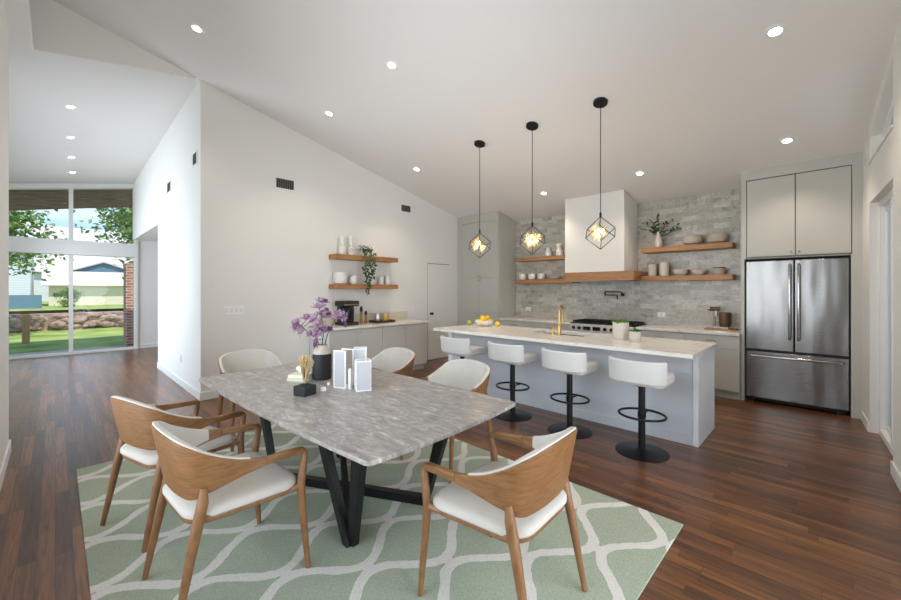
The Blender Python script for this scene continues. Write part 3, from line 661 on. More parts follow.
# trailing plant
tp=empty('trailing_plant',(3.80,5.86,2.08),0,'green trailing plant hanging from the upper long-wall shelf','plant')
MB().lathe(cupprof(.06,.1)).build('pot','ceramic',tp)
rnd=random.Random(5); lf=MB(); st=MB()
for i in range(90):
    a=rnd.uniform(0,6.28); e=rnd.uniform(-.2,1.2); r_=rnd.uniform(.03,.12)
    p=(math.cos(a)*math.cos(e)*r_*1.1,math.sin(a)*math.cos(e)*r_-.03,.08+math.sin(e)*r_*1.1)
    lf.leaf(p,(math.cos(a),math.sin(a),rnd.uniform(-.8,.3)),(0,0,1),.05,.042)
for k in range(5):
    x=-.06+.04*k; ln=[.42,.58,.66,.5,.36][k]; P=[Vector((x*.5,0,.09)),Vector((x,-.08,.1)),Vector((x*1.3,-.13,.04))]
    for j in range(8): P.append(Vector((x*1.3+.03*math.sin(j*1.3+k)-x*.06*j,-.135+.006*math.sin(j*2+k),.0-ln*(j+1)/8)))
    st.tube(P,.003,5)
    for q in P[1:]:
        for w in range(4): lf.leaf(q+Vector((rnd.uniform(-.01,.01),0,rnd.uniform(-.03,.03))),(rnd.uniform(-1,1),rnd.uniform(-.9,.1),rnd.uniform(-1,.1)),(0,-1,.3),.048,.04)
st.build('vines','leaf',tp); lf.build('leaves','leaf',tp,smooth=False)

# ------------------------------------------------------------------ sideboard on the long wall
SY=5.4
for i,(a,b) in enumerate(((2.9,3.87),(3.87,4.88))):
    o=empty('base_cabinet',(0,0,0),0,['grey two-door sideboard cabinet nearer the table, under the coffee maker','grey two-door sideboard cabinet nearer the closet door'][i],'cabinet','sideboard cabinets')
    MB().box(a,b,SY+.02,6.01,.1,.865).box(a,b,SY+.08,6.01,0,.1).build('body','cabgrey',o,smooth=False)
    m=(a+b)/2
    if i==0: bx(a-.02,a,SY,6.01,0,.865).build('end_panel','paleend',o,smooth=False)  # paler than the cabinet: light from the hall side put into the colour
    for x0_,x1_,kx in ((a+.004,m-.002,m-.05),(m+.002,b-.004,m+.05)):
        d_=bx(x0_,x1_,SY,SY+.02,.11,.855).build('door','cabgrey',o,bevel=.002)
        MB().box(kx-.02,kx+.02,SY-.016,SY-.008,.80,.806).box(kx-.004,kx+.004,SY-.01,SY,.80,.806).build('pull','brass',d_,smooth=False)
tag(bx(2.86,4.92,SY-.03,6.01,.868,.905).build('worktop','quartz',bevel=.004),'pale worktop along the long wall under the oak shelves','worktop')
struct(bx(3.05,4.92,6.016,6.029,.905,1.06).build('trim_5',plain('cream_upstand',(214,206,186),.4),smooth=False))
cm=empty('coffee_maker',(3.38,5.72,.905),0,'black coffee maker at the left end of the long-wall worktop','coffee maker')
MB().box(-.14,.14,-.15,.14,0,.05).build('base','blackmat',cm,bevel=.01)
MB().lathe([(.13,.05),(.14,.08),(.14,.3),(.12,.33),(.1,.34)],24,c=(-.01,.02,0)).build('water_tank','darkglass',cm)
MB().box(-.15,.15,-.16,.13,.31,.4).build('head','blackmat',cm,bevel=.02)
MB().box(-.13,.13,-.165,-.15,.33,.35).build('trim_band','chrome',cm,bevel=.002)
MB().lathe([(.03,.28),(.03,.31)],16,c=(.03,-.1,0)).build('spout','blackmat',cm)
for x,h,lb in ((3.66,.3,'taller dark-topped mill right of the coffee maker'),(3.75,.22,'shorter dark-topped mill right of the coffee maker')):
    o=empty('pepper_mill',(x,5.72,.905),0,lb,'mill','mills by the coffee maker')
    MB().lathe([(.026,0),(.028,.02),(.02,h*.4),(.024,h*.62),(.02,h*.68)],18).build('mill_body','chair',o)
    MB().lathe([(.02,h*.68),(.027,h*.74),(.024,h*.9),(.012,h)],18).build('mill_top','black',o)
tag(MB().box(-.2,.2,-.12,.12,0,.02).box(-.2,.2,-.12,-.11,.02,.04).box(-.2,.2,.11,.12,.02,.04).box(-.2,-.19,-.11,.11,.02,.04).box(.19,.2,-.11,.11,.02,.04).build('serving_tray','choc',None,(4.09,5.72,.905)),'dark wooden tray on the long-wall worktop','tray')
for x,mt,lb in ((4.0,'silver','silver lidded canister on the dark tray'),(4.17,'amber','golden lidded canister on the dark tray')):
    o=empty('canister',(x,5.72,.926),0,lb,'canister','canisters on the dark tray')
    MB().lathe([(.055,0),(.062,.02),(.062,.12),(.055,.135)],24).build('canister_body',mt,o); MB().lathe([(.058,.136),(.058,.15),(.014,.155),(.012,.175)],24).build('lid','silver',o)
# espresso machine by the fridge
o=tag(bx(-.11,.11,-.19,.19,0,.022).build('wooden_board','shelf',None,(6.78,1.13,.905),bevel=.004),'small oak board on the worktop beside the refrigerator','board')
em=empty('espresso_machine',(6.78,1.13,.928),0,'brown and silver espresso machine on the oak board','espresso machine')
em.scale=(.85,.85,.9)
MB().box(-.08,.06,-.12,.12,0,.03).build('drip_tray','chrome',em,bevel=.006)
MB().lathe([(.075,.03),(.088,.08),(.092,.24),(.08,.26)],24,c=(0,-.06,0)).build('tank','wicker',em)
MB().tube([(0,.09,.03),(0,.09,.3)],.016).build('column','brass',em); MB().tube([(-.02,.15,.31),(-.02,.02,.31)],.034,14).build('head','wicker',em)
MB().tube([(-.05,.14,.29),(-.12,.17,.3)],.009).build('handle','black',em); MB().tube([(-.03,.06,.28),(-.03,.06,.2)],.02).build('brew_group','chrome',em)

# ------------------------------------------------------------------ island
isl=empty('kitchen_island',(0,0,0),0,'long pale grey kitchen island in front of the back counter','island')
MB().box(4.27,4.92,.93,4.18,.0,.69).box(4.27,4.48,.93,4.18,.69,.88).box(4.88,4.92,.93,4.18,.69,.88).box(4.48,4.88,.93,2.13,.69,.88).box(4.48,4.88,2.9,4.18,.69,.88).build('body','island',isl,bevel=.002)
bx(4.255,4.97,.885,.93,0,.88).build('end_panel','paleend',isl,bevel=.002)
MB().box(4.255,4.27,.93,4.18,0,.1).build('baseboard','island',isl,bevel=.003)
bx(4.24,4.27,4.12,4.2,0,.88).build('corner_panel','paleend',isl,bevel=.002)
for i in range(4):
    front_o=bx(4.92,4.94,.95+i*.8,1.73+i*.8,.1,.86).build('door','island',isl,bevel=.002)
# countertop with sink cut-out
poly=wallbox(.86,4.21,0,1,[],0,1)
mb=MB(); X0,X1,Y0,Y1=3.93,5.0,.86,4.21; sx0,sx1,sy0,sy1=4.5,4.86,2.15,2.88
for a in ((X0,sx0,Y0,Y1),(sx1,X1,Y0,Y1),(sx0,sx1,Y0,sy0),(sx0,sx1,sy1,Y1)): mb.box(*a,.883,.92)
tag(mb.build('countertop','quartz',smooth=False),'white veined stone countertop on the island, overhanging the stools','countertop')
o=tag(MB().box(sx0,sx1,sy0,sy1,.70,.705).box(sx0-.003,sx0,sy0,sy1,.70,.882).box(sx1,sx1+.003,sy0,sy1,.70,.882).box(sx0,sx1,sy0-.003,sy0,.70,.882).box(sx0,sx1,sy1,sy1+.003,.70,.882).build('sink','steel',smooth=False),'steel undermount sink in the island top','sink')
fa=empty('faucet',(4.42,2.42,.92),R(12),'tall gold gooseneck faucet on the island','faucet')
MB().lathe([(.028,0),(.028,.01),(.02,.014),(.02,.13),(.015,.14)],20).build('base','gold',fa)
P=[(0,0,.13),(0,0,.3)]+[(.07-.07*math.cos(a),0,.3+.07*math.sin(a)) for a in [math.pi*i/8 for i in range(1,9)]]+[(.14,0,.22)]
MB().tube(P,.0115,12).build('gooseneck','gold',fa); MB().tube([(.14,0,.23),(.14,0,.13)],.017,12).build('spray_head','gold',fa)
MB().tube([(0,.02,.08),(0,.06,.085),(0,.1,.11)],[.009,.008,.006]).build('lever','gold',fa)
sd=empty('soap_dispenser',(4.44,2.52,.92),0,'small gold soap dispenser beside the faucet','soap dispenser')
MB().lathe([(.02,0),(.02,.06),(.01,.065),(.01,.09)],16).build('base','gold',sd); MB().tube([(0,0,.09),(.06,0,.095)],.007).build('nozzle','gold',sd)
# planters
def planter(loc,r,h,lb,sd_):
    o=empty('potted_succulent',loc,0,lb,'plant','succulents on the island')
    MB().lathe([(r*.8,0),(r*.97,h*.12),(r,h*.4),(r,h),(r-.008,h),(r-.008,h*.86),(.002,h*.86)],32).build('pot','cream',o)
    rn=random.Random(sd_); lf=MB()
    for i in range(110):
        a=rn.uniform(0,6.28); q=rn.uniform(0,1)**.6*r*.95; z=h*.88+rn.uniform(.0,.035)*(r/.09)*(1.3-q/r)
        lf.leaf((math.cos(a)*q,math.sin(a)*q,z),(math.cos(a)*.6+rn.uniform(-.5,.5),math.sin(a)*.6+rn.uniform(-.5,.5),rn.uniform(.3,1.2)),(0,0,1),r*.45,r*.28)
    lf.build('leaves','succ',o,smooth=False)
planter((4.56,1.72,.92),.088,.2,'larger potted succulent in a cream pot on the island',1)
planter((4.47,1.53,.92),.06,.115,'smaller potted succulent in a cream pot, right of the larger one',2)
# fruit bowl
pot('fruit_bowl',bowlprof(.15,.09),(4.72,3.88,.92),'ceramic','white bowl heaped with lemons on the far end of the island','bowl')
fz=.92
fruits=[(0,0,.09),(.07,.03,.09),(-.06,.05,.09),(-.02,-.075,.09),(.075,-.05,.09),(-.085,-.02,.085),(.02,.085,.09),(.0,.02,.145),(.05,-.01,.14),(-.04,-.02,.14)]
lbn=['centre lemon lying low in the white bowl','lemon on the oven side low in the bowl','lemon low in the bowl on the long-wall side','lemon low in the bowl towards the faucet','lemon low in the bowl at the faucet and oven side','lemon low in the bowl nearest the stools','lemon low in the bowl nearest the tall cabinet','topmost lemon of the heap','lemon just right of the topmost one','lemon just in front of the topmost one']
g0=None
for i,(x,y,z) in enumerate(fruits):
    mb=MB(); mb.lathe([(.001,-.046),(.008,-.042),(.022,-.034),(.034,-.012),(.035,.008),(.024,.032),(.009,.042),(.001,.047)],14)
    rn=random.Random(i); mb.xf(Matrix.Scale(1.2,4)@Matrix.Rotation(rn.uniform(0,6),4,'Z')@Matrix.Rotation(R(90)+rn.uniform(-.4,.4),4,'Y'))
    tag(mb.build('lemon','lemon',None,(4.72+x*1.12,3.88+y*1.12,fz+z*1.05-.03)),lbn[i],'lemon','lemons in the bowl')
for x,y,m_,lb,nm in ((4.62,4.1,'lime','greenish yellow citrus lying on the counter left of the bowl','lime'),(4.8,3.68,'lemon','lemon lying on the counter right of the bowl','lemon')):
    mb=MB().lathe([(.001,-.05),(.009,-.045),(.026,-.034),(.038,-.012),(.038,.008),(.027,.032),(.01,.044),(.001,.05)],14).xf(Matrix.Rotation(1.2,4,'Z')@Matrix.Rotation(R(90),4,'Y'))
    tag(mb.build(nm,m_,None,(x,y,.958)),lb,'fruit')

# ------------------------------------------------------------------ bar stools
def make_stool():
    o=empty('bar_stool',(0,0,0),0)
    MB().lathe([(.226,0),(.226,.006),(.215,.012),(.06,.018),(.04,.03)],40).build('base','black',o)
    MB().lathe([(.03,.02),(.03,.36),(.03,.62)],20).build('pole','black',o)
    MB().lathe([(.03,.6),(.09,.618),(.11,.64)],20).build('seat_mount','black',o)
    P=[(.175*math.cos(a),.198*math.sin(a),.345) for a in [2*math.pi*i/36 for i in range(37)]]
    mb=MB().tube(P,.011,8,cap=False); mb.tube([(.03,0,.345),(.17,0,.345)],.009,8).lathe([(.036,.32),(.036,.37)],16); mb.build('footrest','black',o)
    # seat cushion
    def rr(w,d,r,n=6,cx=0):
        pts=[]
        for sx,sy,a0 in ((1,1,0),(-1,1,90),(-1,-1,180),(1,-1,270)):
            for i in range(n+1):
                a=R(a0+90*i/n); pts.append((cx+sx*(d-r)+r*math.cos(a),sy*(w-r)+r*math.sin(a)))
        return pts
    MB().prism(rr(.225,.205,.07,cx=.03),.635,.74).build('seat','boucle',o,bevel=.03,seg=4)
    # low wraparound back
    prof=[]
    n=22
    for i in range(n+1):
        a=-1+2*i/n; y=.252*math.sin(a*1.25)/math.sin(1.25); x=-.235+.12*(abs(a)**2.6)
        prof.append((x,y))
    mb=MB(); t_=.035
    outer=prof; inner=[(x+t_*(1 if True else 0),y*.9) for x,y in prof]
    poly=[p for p in outer]+[p for p in reversed(inner)]
    poly=poly[::-1]
    k=len(poly); lo=[];hi=[]
    mb.prism(poly,.668,.872)
    mb.v=[((x-(z-.655)*.12),y,z+(.0)) for x,y,z in mb.v]
    mb.build('backrest','boucle',o,bevel=.014,seg=3)
    return o
st0=make_stool()
sl=[(3.78,1.235,'white low-backed bar stool nearest the right end of the island'),(3.8,1.96,'white low-backed bar stool in front of the faucet, second from the right'),
    (3.8,2.69,'white low-backed bar stool, second from the far left end of the island'),(3.8,3.5,'white low-backed bar stool at the far end by the lemon bowl')]
for i,(x,y,lb) in enumerate(sl):
    o=st0 if i==0 else copy_tree(st0); o.location=(x,y,0); tag(o,lb,'bar stool','bar stools along the island')

# ------------------------------------------------------------------ pendants
def pendant(y,rot,lb,zc):
    x=4.29; zt=kc(x); a=.212
    o=empty('pendant_lamp',(x,y,zt),0,lb,'pendant lamp','cube pendants over the island')
    MB().lathe([(.075,-.032),(.078,-.026),(.078,-.002),(.07,0)],32).xf(Matrix.Rotation(angK,4,'Y')).build('canopy','black',o)
    zc_=zc-zt; h=a*math.sqrt(3)/2
    MB().tube([(0,0,-.03),(0,0,zc_+h+.02)],.0045,8).lathe([(.012,0),(.012,.05),(.006,.06)],12,c=(0,0,zc_+h-.01)).build('cord','black',o)
    # cube standing on a vertex
    q=Vector((1,1,1)).normalized().rotation_difference(Vector((0,0,1))).to_matrix().to_4x4()
    Mx=Matrix.Translation((0,0,zc_))@Matrix.Rotation(rot,4,'Z')@q
    V=[Mx@Vector((i*a/2,j*a/2,k*a/2)) for i in (-1,1) for j in (-1,1) for k in (-1,1)]
    mb=MB()
    for i in range(8):
        for j in (1,2,4):
            if not i&j: mb.tube([V[i],V[i|j]],.0048,6)
    mb.build('cube_frame','black',o)
    MB().tube([(0,0,zc_+h),(0,0,zc_+.05)],.004,6).build('stem','gold',o)
    g=MB(); g.ball((0,0,zc_),.022,12,8); g.build('socket_hub','gold',o)
    rn=random.Random(int(y*10)); bl=MB(); pt=MB()
    for i in range(9):
        d=Vector((rn.uniform(-1,1),rn.uniform(-1,1),rn.uniform(-.9,.9))).normalized()
        e=Vector((0,0,zc_))+d*.05; bl.ball(tuple(Vector((0,0,zc_))+d*.062),.014,8,6)
        for k in range(6):
            w=(d+Vector((rn.uniform(-.8,.8),rn.uniform(-.8,.8),rn.uniform(-.8,.8)))).normalized()
            pt.leaf(Vector((0,0,zc_))+d*.02,w,d.cross(Vector((.3,.2,1))),.11,.038)
    bl.build('bulbs','bulb',o); pt.build('crystal_petals',pm,o,smooth=False)
    return o
pm,nt,b=newmat('crystal_petal'); b.inputs['Base Color'].default_value=lin((250,226,168)); b.inputs['Roughness'].default_value=.15; b.inputs['Alpha'].default_value=.55; b.inputs['Metallic'].default_value=.3
noise_bump(nt,b,40,.2)
pendant(1.84,R(35),'cube pendant hanging in front of the white hood, rightmost of three',2.13)
pendant(2.73,R(44),'middle cube pendant of the three over the island',2.13)
pendant(3.61,R(52),'cube pendant hanging in front of the tall pantry cabinet, leftmost of three',2.13)

# ------------------------------------------------------------------ rug and table
tag(bx(-1.33,1.33,-1.89,1.89,0,.012).build('area_rug','rug',None,(1.45,2.55,0.001),bevel=.004),'sage green area rug with cream lattice pattern under the dining table','rug')
TZ=.75; RZ=.013
tb=empty('dining_table',(1.49,2.64,RZ),R(2.6),'large grey stone dining table with black splayed metal legs','table')
def bowed(w,l,bw,bl,r,n=10):
    pts=[]
    cor=[(w,-l),(w,l),(-w,l),(-w,-l)]
    for i in range(4):
        a=Vector(cor[i]); b_=Vector(cor[(i+1)%4]); d=(b_-a).normalized(); nn=Vector((d.y,-d.x)); bow=bw if i%2==0 else bl
        for k in range(n+1):
            t=k/n; tt=r/(b_-a).length+(1-2*r/(b_-a).length)*t
            p=a+(b_-a)*tt+nn*bow*(1-(2*t-1)**2); pts.append((p.x,p.y))
        # rounded corner
        c=Vector(cor[(i+1)%4])
        pts.append(tuple(c-d*r*.3+Vector((-d.y,d.x))*r*.3))
    return pts
MB().prism(bowed(.6,1.19,.03,.03,.03),TZ-.024-RZ,TZ-RZ).build('tabletop','stone',tb,bevel=.004,seg=2)
bx(-.5,.5,-1.05,1.05,TZ-.04-RZ,TZ-.0245-RZ).build('support_frame','black',tb,smooth=False)
def beam(p,q,w0,t0,w1,t1,side):   # tapered rectangular bar; side = width direction
    p=Vector(p);q=Vector(q);d=(q-p).normalized(); s=Vector(side); s=(s-d*s.dot(d)).normalized(); n=d.cross(s)
    mb=MB(); pts=[]
    for c,w,t_ in ((p,w0,t0),(q,w1,t1)):
        for a,b_ in ((-1,-1),(1,-1),(1,1),(-1,1)): pts.append(c+s*a*w/2+n*b_*t_/2)
    mb.quadbox(pts); return mb
inv=(Matrix.Translation((1.49,2.64,RZ))@Matrix.Rotation(R(2.6),4,'Z')).inverted()
def TL(x,y,z): return inv@Vector((x,y,z))
ctr=(1.49,2.54)
def sym(p): return (2*ctr[0]-p[0],2*ctr[1]-p[1],p[2])
zt=TZ-.03
legs=[((1.19,2.0,RZ),(1.125,2.235,zt)),((1.215,1.985,RZ),(1.15,1.80,zt)),((1.78,2.0,RZ),(1.83,1.80,zt))]
for i,(p,q) in enumerate(legs):
    for f in (0,1):
        a,b_=(p,q) if not f else (sym(p),sym(q))
        mb=beam(TL(*a),TL(*b_),.055,.045,.105,.045,(0,1,0)); 
        # flatten ends
        zs=0; 
        for k in range(8):
            v=list(mb.v[k]); v[2]=0 if k<4 else zt-RZ; mb.v[k]=tuple(v)
        mb.build('leg','black',tb,bevel=.003)
for a,b_ in (((1.78,2.0,.035+RZ),(1.2,3.08,.035+RZ)),((1.2,2.0,.034+RZ),(1.78,3.08,.034+RZ))):
    beam(TL(*a),TL(*b_),.05,.062,.05,.062,(1,1,0)).build('floor_bar','black',tb,bevel=.003)

# ------------------------------------------------------------------ dining chairs (facing +x)
def catmull(P,n):
    out=[]; Q=[P[0]]+list(P)+[P[-1]]
    for i in range(1,len(Q)-2):
        for k in range(n):
            t=k/n; a,b_,c,d=[Vector(Q[i+j]) for j in (-1,0,1,2)]
            out.append(.5*((2*b_)+(-a+c)*t+(2*a-5*b_+4*c-d)*t*t+(-a+3*b_-3*c+d)*t**3))
    out.append(Vector(P[-1])); return out
# half profile: (x, y, ztop, zbottom, inset at bottom)
HP=[(.262,.284,.622,.590),(.17,.290,.630,.596),(.07,.297,.638,.598),(-.04,.302,.662,.580),(-.14,.298,.704,.552),(-.222,.275,.748,.528),(-.272,.212,.777,.518),(-.293,.10,.794,.516),(-.298,0,.798,.516)]
full=[Vector((x,y,zt_,zb)) for x,y,zt_,zb in HP]+[Vector((x,-y,zt_,zb)) for x,y,zt_,zb in HP[-2::-1]]
def make_chair():
    o=empty('dining_chair',(0,0,0),0)
    C=catmull(full,5); n=len(C); NV=6
    def shell(off0,off1,sel,ztrim=0,zb_trim=0,grow=0):
        pts=[C[i] for i in sel]; m=len(pts); grid=[]
        for i,p in enumerate(pts):
            a=pts[max(i-1,0)]; b_=pts[min(i+1,m-1)]; t=Vector((b_[0]-a[0],b_[1]-a[1])).normalized(); nn=Vector((-t.y,t.x))
            if nn.dot(Vector((-p[0],-p[1])))<0: nn=-nn       # inward
            rows=[]
            back=max(0,min(1,(.1-p[0])/.3))
            for j in range(NV+1):
                f=j/NV; z=p[3]+zb_trim+(p[2]-ztrim-p[3]-zb_trim)*f
                lean=(1-(z-.51)/.3)*.055*back
                rows.append((p[0]+nn.x*lean,p[1]+nn.y*lean,z,nn))
            grid.append(rows)
        mb=MB()
        for off in (off0,off1):
            for rows in grid:
                for (x,y,z,nn) in rows:
                    g=off+(grow*max(0,min(1,(x+.05)/.2)) if off==off1 else 0)
                    mb.v.append((x+nn.x*g,y+nn.y*g,z))
        S=m*(NV+1); ix=lambda s,i,j:s*S+i*(NV+1)+j
        for i in range(m-1):
            for j in range(NV):
                mb.f.append((ix(0,i,j),ix(0,i+1,j),ix(0,i+1,j+1),ix(0,i,j+1))); mb.f.append((ix(1,i,j),ix(1,i,j+1),ix(1,i+1,j+1),ix(1,i+1,j)))
            mb.f.append((ix(0,i,0),ix(1,i,0),ix(1,i+1,0),ix(0,i+1,0))); mb.f.append((ix(0,i,NV),ix(0,i+1,NV),ix(1,i+1,NV),ix(1,i,NV)))
        for i in (0,m-1):
            for j in range(NV): mb.f.append((ix(0,i,j),ix(0,i,j+1),ix(1,i,j+1),ix(1,i,j)))
        return mb
    ia=next(i for i in range(n) if C[i][0]<.075)
    shell(0,.019,range(ia,n-ia),grow=.016).build('backrest','veneer',o,bevel=.004)
    shell(0,.019,range(0,ia+1),grow=.016).build('armrest','veneer',o,bevel=.006)
    shell(0,.019,range(n-ia-1,n),grow=.016).build('armrest','veneer',o,bevel=.006)
    lo=[i for i in range(n) if C[i][0]<.02]
    shell(.007,.034,lo,-.007,.012).build('back_cushion','fabric',o,bevel=.006,seg=3)
    for s in (1,-1):
        P=[(.285,s*.288,0),(.272,s*.283,.15),(.258,s*.277,.32),(.252,s*.274,.44),(.263,s*.274,.51),(.274,s*.27,.575),(.274,s*.267,.596),(.262,s*.267,.606),(.24,s*.268,.607)]
        MB().tube(P,[.0125,.016,.019,.021,.019,.017,.017,.0165,.0155],12).build('leg','chair',o)
        P=[(-.285,s*.25,0),(-.255,s*.247,.15),(-.222,s*.244,.32),(-.195,s*.24,.44),(-.18,s*.24,.51),(-.178,s*.246,.575)]
        MB().tube(P,[.0125,.0165,.021,.0235,.023,.014],12).build('leg','chair',o)
    # seat frame and pad
    def outline(sc_,n_=9):
        pts=[]; 
        for cx,cy,r,a0 in ((.17,.185,.085,0),(-.12,.13,.11,90),(-.12,-.13,.11,180),(.17,-.185,.085,270)):
            for i in range(n_): 
                a=R(a0+90*i/(n_-1)); pts.append((cx*sc_+r*math.cos(a)*sc_,cy*sc_+r*math.sin(a)*sc_))
        return pts
    MB().prism(outline(.985),.405,.43).build('seat_frame','chair',o,bevel=.006)
    for s in (1,-1): MB().tube([(.25,s*.272,.43),(.16,s*.24,.41),(-.1,s*.22,.412),(-.195,s*.238,.44)],[.02,.014,.014,.02],8).build('side_rail','chair',o)
    mb=MB(); 
    rings=[(1.0,.43),(1.025,.438),(1.025,.456),(.99,.468),(.9,.475),(.6,.481),(.3,.483)]
    base=outline(1.0); k=len(base)
    for s_,z in rings:
        mb.v+=[(x*s_,y*s_,z) for x,y in base]
    for i in range(len(rings)-1):
        for j in range(k): j2=(j+1)%k; mb.f.append((i*k+j,i*k+j2,(i+1)*k+j2,(i+1)*k+j))
    mb.f.append(tuple(range(k-1,-1,-1))); mb.f.append(tuple((len(rings)-1)*k+j for j in range(k)))
    mb.build('seat','fabric',o)
    return o
ch0=make_chair()
for c_ in ch0.children: c_.data.transform(Matrix.Scale(1.035,4))
chairs=[(.632,2.27,4,'wood and cream dining chair nearest the camera on the left of the table'),
        (.563,3.10,16,'wood and cream dining chair behind the nearest left one, on the left of the table'),
        (1.553,1.142,93,'wood and cream dining chair in front, at the near end of the table'),
        (2.40,2.36,180,'wood and cream dining chair on the island side of the table, nearer the camera'),
        (2.41,3.38,181,'wood and cream dining chair on the island side of the table, farther away'),
        (1.43,4.2,-90,'wood and cream dining chair at the far end of the table')]
for i,(x,y,a,lb) in enumerate(chairs):
    o=ch0 if i==0 else copy_tree(ch0); o.location=(x,y,RZ+.001); o.rotation_euler=(0,0,R(a)); tag(o,lb,'chair','dining chairs around the table')

# ------------------------------------------------------------------ things on the table
V0=(1.56,3.03,TZ)
vs=empty('flower_vase',V0,0,'black glazed vase with pale neck holding magnolia branches','vase')
MB().lathe([(.068,0),(.076,.008),(.078,.03),(.078,.185),(.074,.215)],32).build('vase_body','blackmat',vs)
MB().lathe([(.0745,.213),(.07,.232),(.058,.25),(.046,.262),(.045,.285),(.04,.285),(.04,.25),(.04,.215)],32).build('vase_neck','sand',vs)
def blossom(c,d,s,rn):
    mb=MB(); d=Vector(d).normalized(); q=Vector((0,0,1)).rotation_difference(d).to_matrix().to_4x4(); a0=len(mb.v)
    for ring,(np_,op,ln) in enumerate(((4,.3,.95),(5,.9,.9),(4,1.5,.55))):
        for k in range(np_):
            an=2*math.pi*k/np_+ring*.5+rn.uniform(-.2,.2); ax=Vector((math.cos(an),math.sin(an),0)); sd_=Vector((-math.sin(an),math.cos(an),0))
            rows=[]
            for j in range(5):
                t=j/4; out=op*(t*.55+.25*t*t)*s+.1*s*math.sin(math.pi*t); w=s*.42*math.sin(math.pi*(.12+.8*t))
                cpt=ax*out+Vector((0,0,ln*s*t*(1-.15*op)))
                rows.append((cpt-sd_*w-ax*.1*w, cpt+ax*.12*w, cpt+sd_*w-ax*.1*w))
            n=len(mb.v)
            for r3 in rows: mb.v+= [tuple(x) for x in r3]
            for j in range(4):
                for m_ in range(2): mb.f.append((n+j*3+m_,n+j*3+m_+1,n+j*3+3+m_+1,n+j*3+3+m_))
    mb.xf(Matrix.Translation(c)@q); return mb
# stems given by end offsets in the picture plane (right vector and up)
rv=Vector((.6997,-.7145,0)); fv=Vector((.7145,.6997,0))
def stem(pts,blooms,lb,seed):
    rn=random.Random(seed)
    rn2=random.Random(seed+50)
    blooms=[b_ for bl_ in blooms for b_ in (bl_,(bl_[0]+rn2.uniform(-.035,.035),bl_[1]+rn2.uniform(-.03,.03),bl_[2]+rn2.uniform(-.045,.03),bl_[3]*.72,bl_[4]+rn2.uniform(-.8,.8),bl_[5]))]
    o=empty('magnolia_stem',(V0[0],V0[1],TZ+.09),0,lb,'flower','magnolia stems in the black vase')
    P=[rv*a+fv*c+Vector((0,0,z-.05)) for a,c,z in pts]; Pc=catmull(P,5)
    MB().tube(Pc,[.0055-.0035*i/len(Pc) for i in range(len(Pc))],7).build('branch','stem',o)
    for (a,c,z,s,dx,dz) in blooms:
        p=rv*a+fv*c+Vector((0,0,z-.05)); d=rv*dx+Vector((0,0,dz))+fv*rn.uniform(-.5,.3)
        k=min(Pc,key=lambda q:(q-p).length)
        if (k-p).length>.012: MB().tube([k,p],.0022,5).build('twig','stem',o)
        blossom(p,d,s,rn).build('blossom','petal' if s>.035 else 'petaldark',o)
stem([(0,0,.04),(-.01,0,.2),(-.06,0,.3),(-.13,.0,.36),(-.2,.01,.42)],[(-.2,0,.42,.06,-.6,.7),(-.15,-.02,.36,.055,-.9,.2),(-.13,.02,.46,.048,.0,1),(-.22,.03,.39,.045,-1,.2),(-.09,0,.33,.04,-.5,.6)],'magnolia stem leaning left out of the black vase',1)
stem([(.0,0,.04),(.0,0,.24),(.01,.01,.36),(-.01,.0,.5),(-.03,0,.56)],[(-.03,0,.55,.06,-.2,1),(.0,.02,.48,.055,.5,.8),(-.05,-.02,.46,.055,-.8,.6),(-.02,-.03,.40,.06,-.3,.6),(.02,0,.36,.055,.2,.5),(-.04,0,.33,.05,-.6,.3),(-.01,0,.6,.045,.2,1),(.03,0,.53,.03,.6,.9),(-.03,-.03,.29,.045,-.4,.2)],'upright magnolia stem with most blossoms in the black vase',2)
stem([(.01,0,.04),(.02,0,.22),(.05,0,.34),(.09,.01,.42),(.13,0,.48)],[(.14,0,.48,.058,.6,.8),(.1,.02,.45,.05,.1,1),(.16,0,.45,.045,1,.3),(.06,0,.37,.032,.4,.8)],'magnolia stem leaning right out of the black vase',3)
# coral on a black block
co=empty('coral_sculpture',(1.24,2.66,TZ),R(18),'gold coral ornament on a black square block','ornament')
bx(-.055,.055,-.055,.055,0,.068).build('block','blackmat',co,bevel=.004)
MB().lathe([(.03,.068),(.03,.078),(.012,.082)],16).build('collar','blackmat',co)
rn=random.Random(11); cb=MB()
for i in range(22):
    a=rn.uniform(0,6.28); e=rn.uniform(.05,.6); P=[Vector((0,0,.075))]; d=Vector((math.cos(a)*e*.5,math.sin(a)*e*.5,1)).normalized()
    for j in range(5):
        d=(d+Vector((rn.uniform(-.3,.3),rn.uniform(-.3,.3),rn.uniform(-.1,.3)))).normalized(); P.append(P[-1]+d*.031)
    cb.tube(P,[.006,.006,.0055,.005,.0045,.003],6)
    d2=(d+Vector((rn.uniform(-1,1),rn.uniform(-1,1),.2))).normalized(); cb.tube([P[3],P[3]+d2*.03,P[3]+d2*.045+Vector((0,0,.012))],[.005,.004,.003],6)
cb.v=[(x,y,.078+(z-.078)*1.35) for x,y,z in cb.v]; cb.build('coral','coral',co)
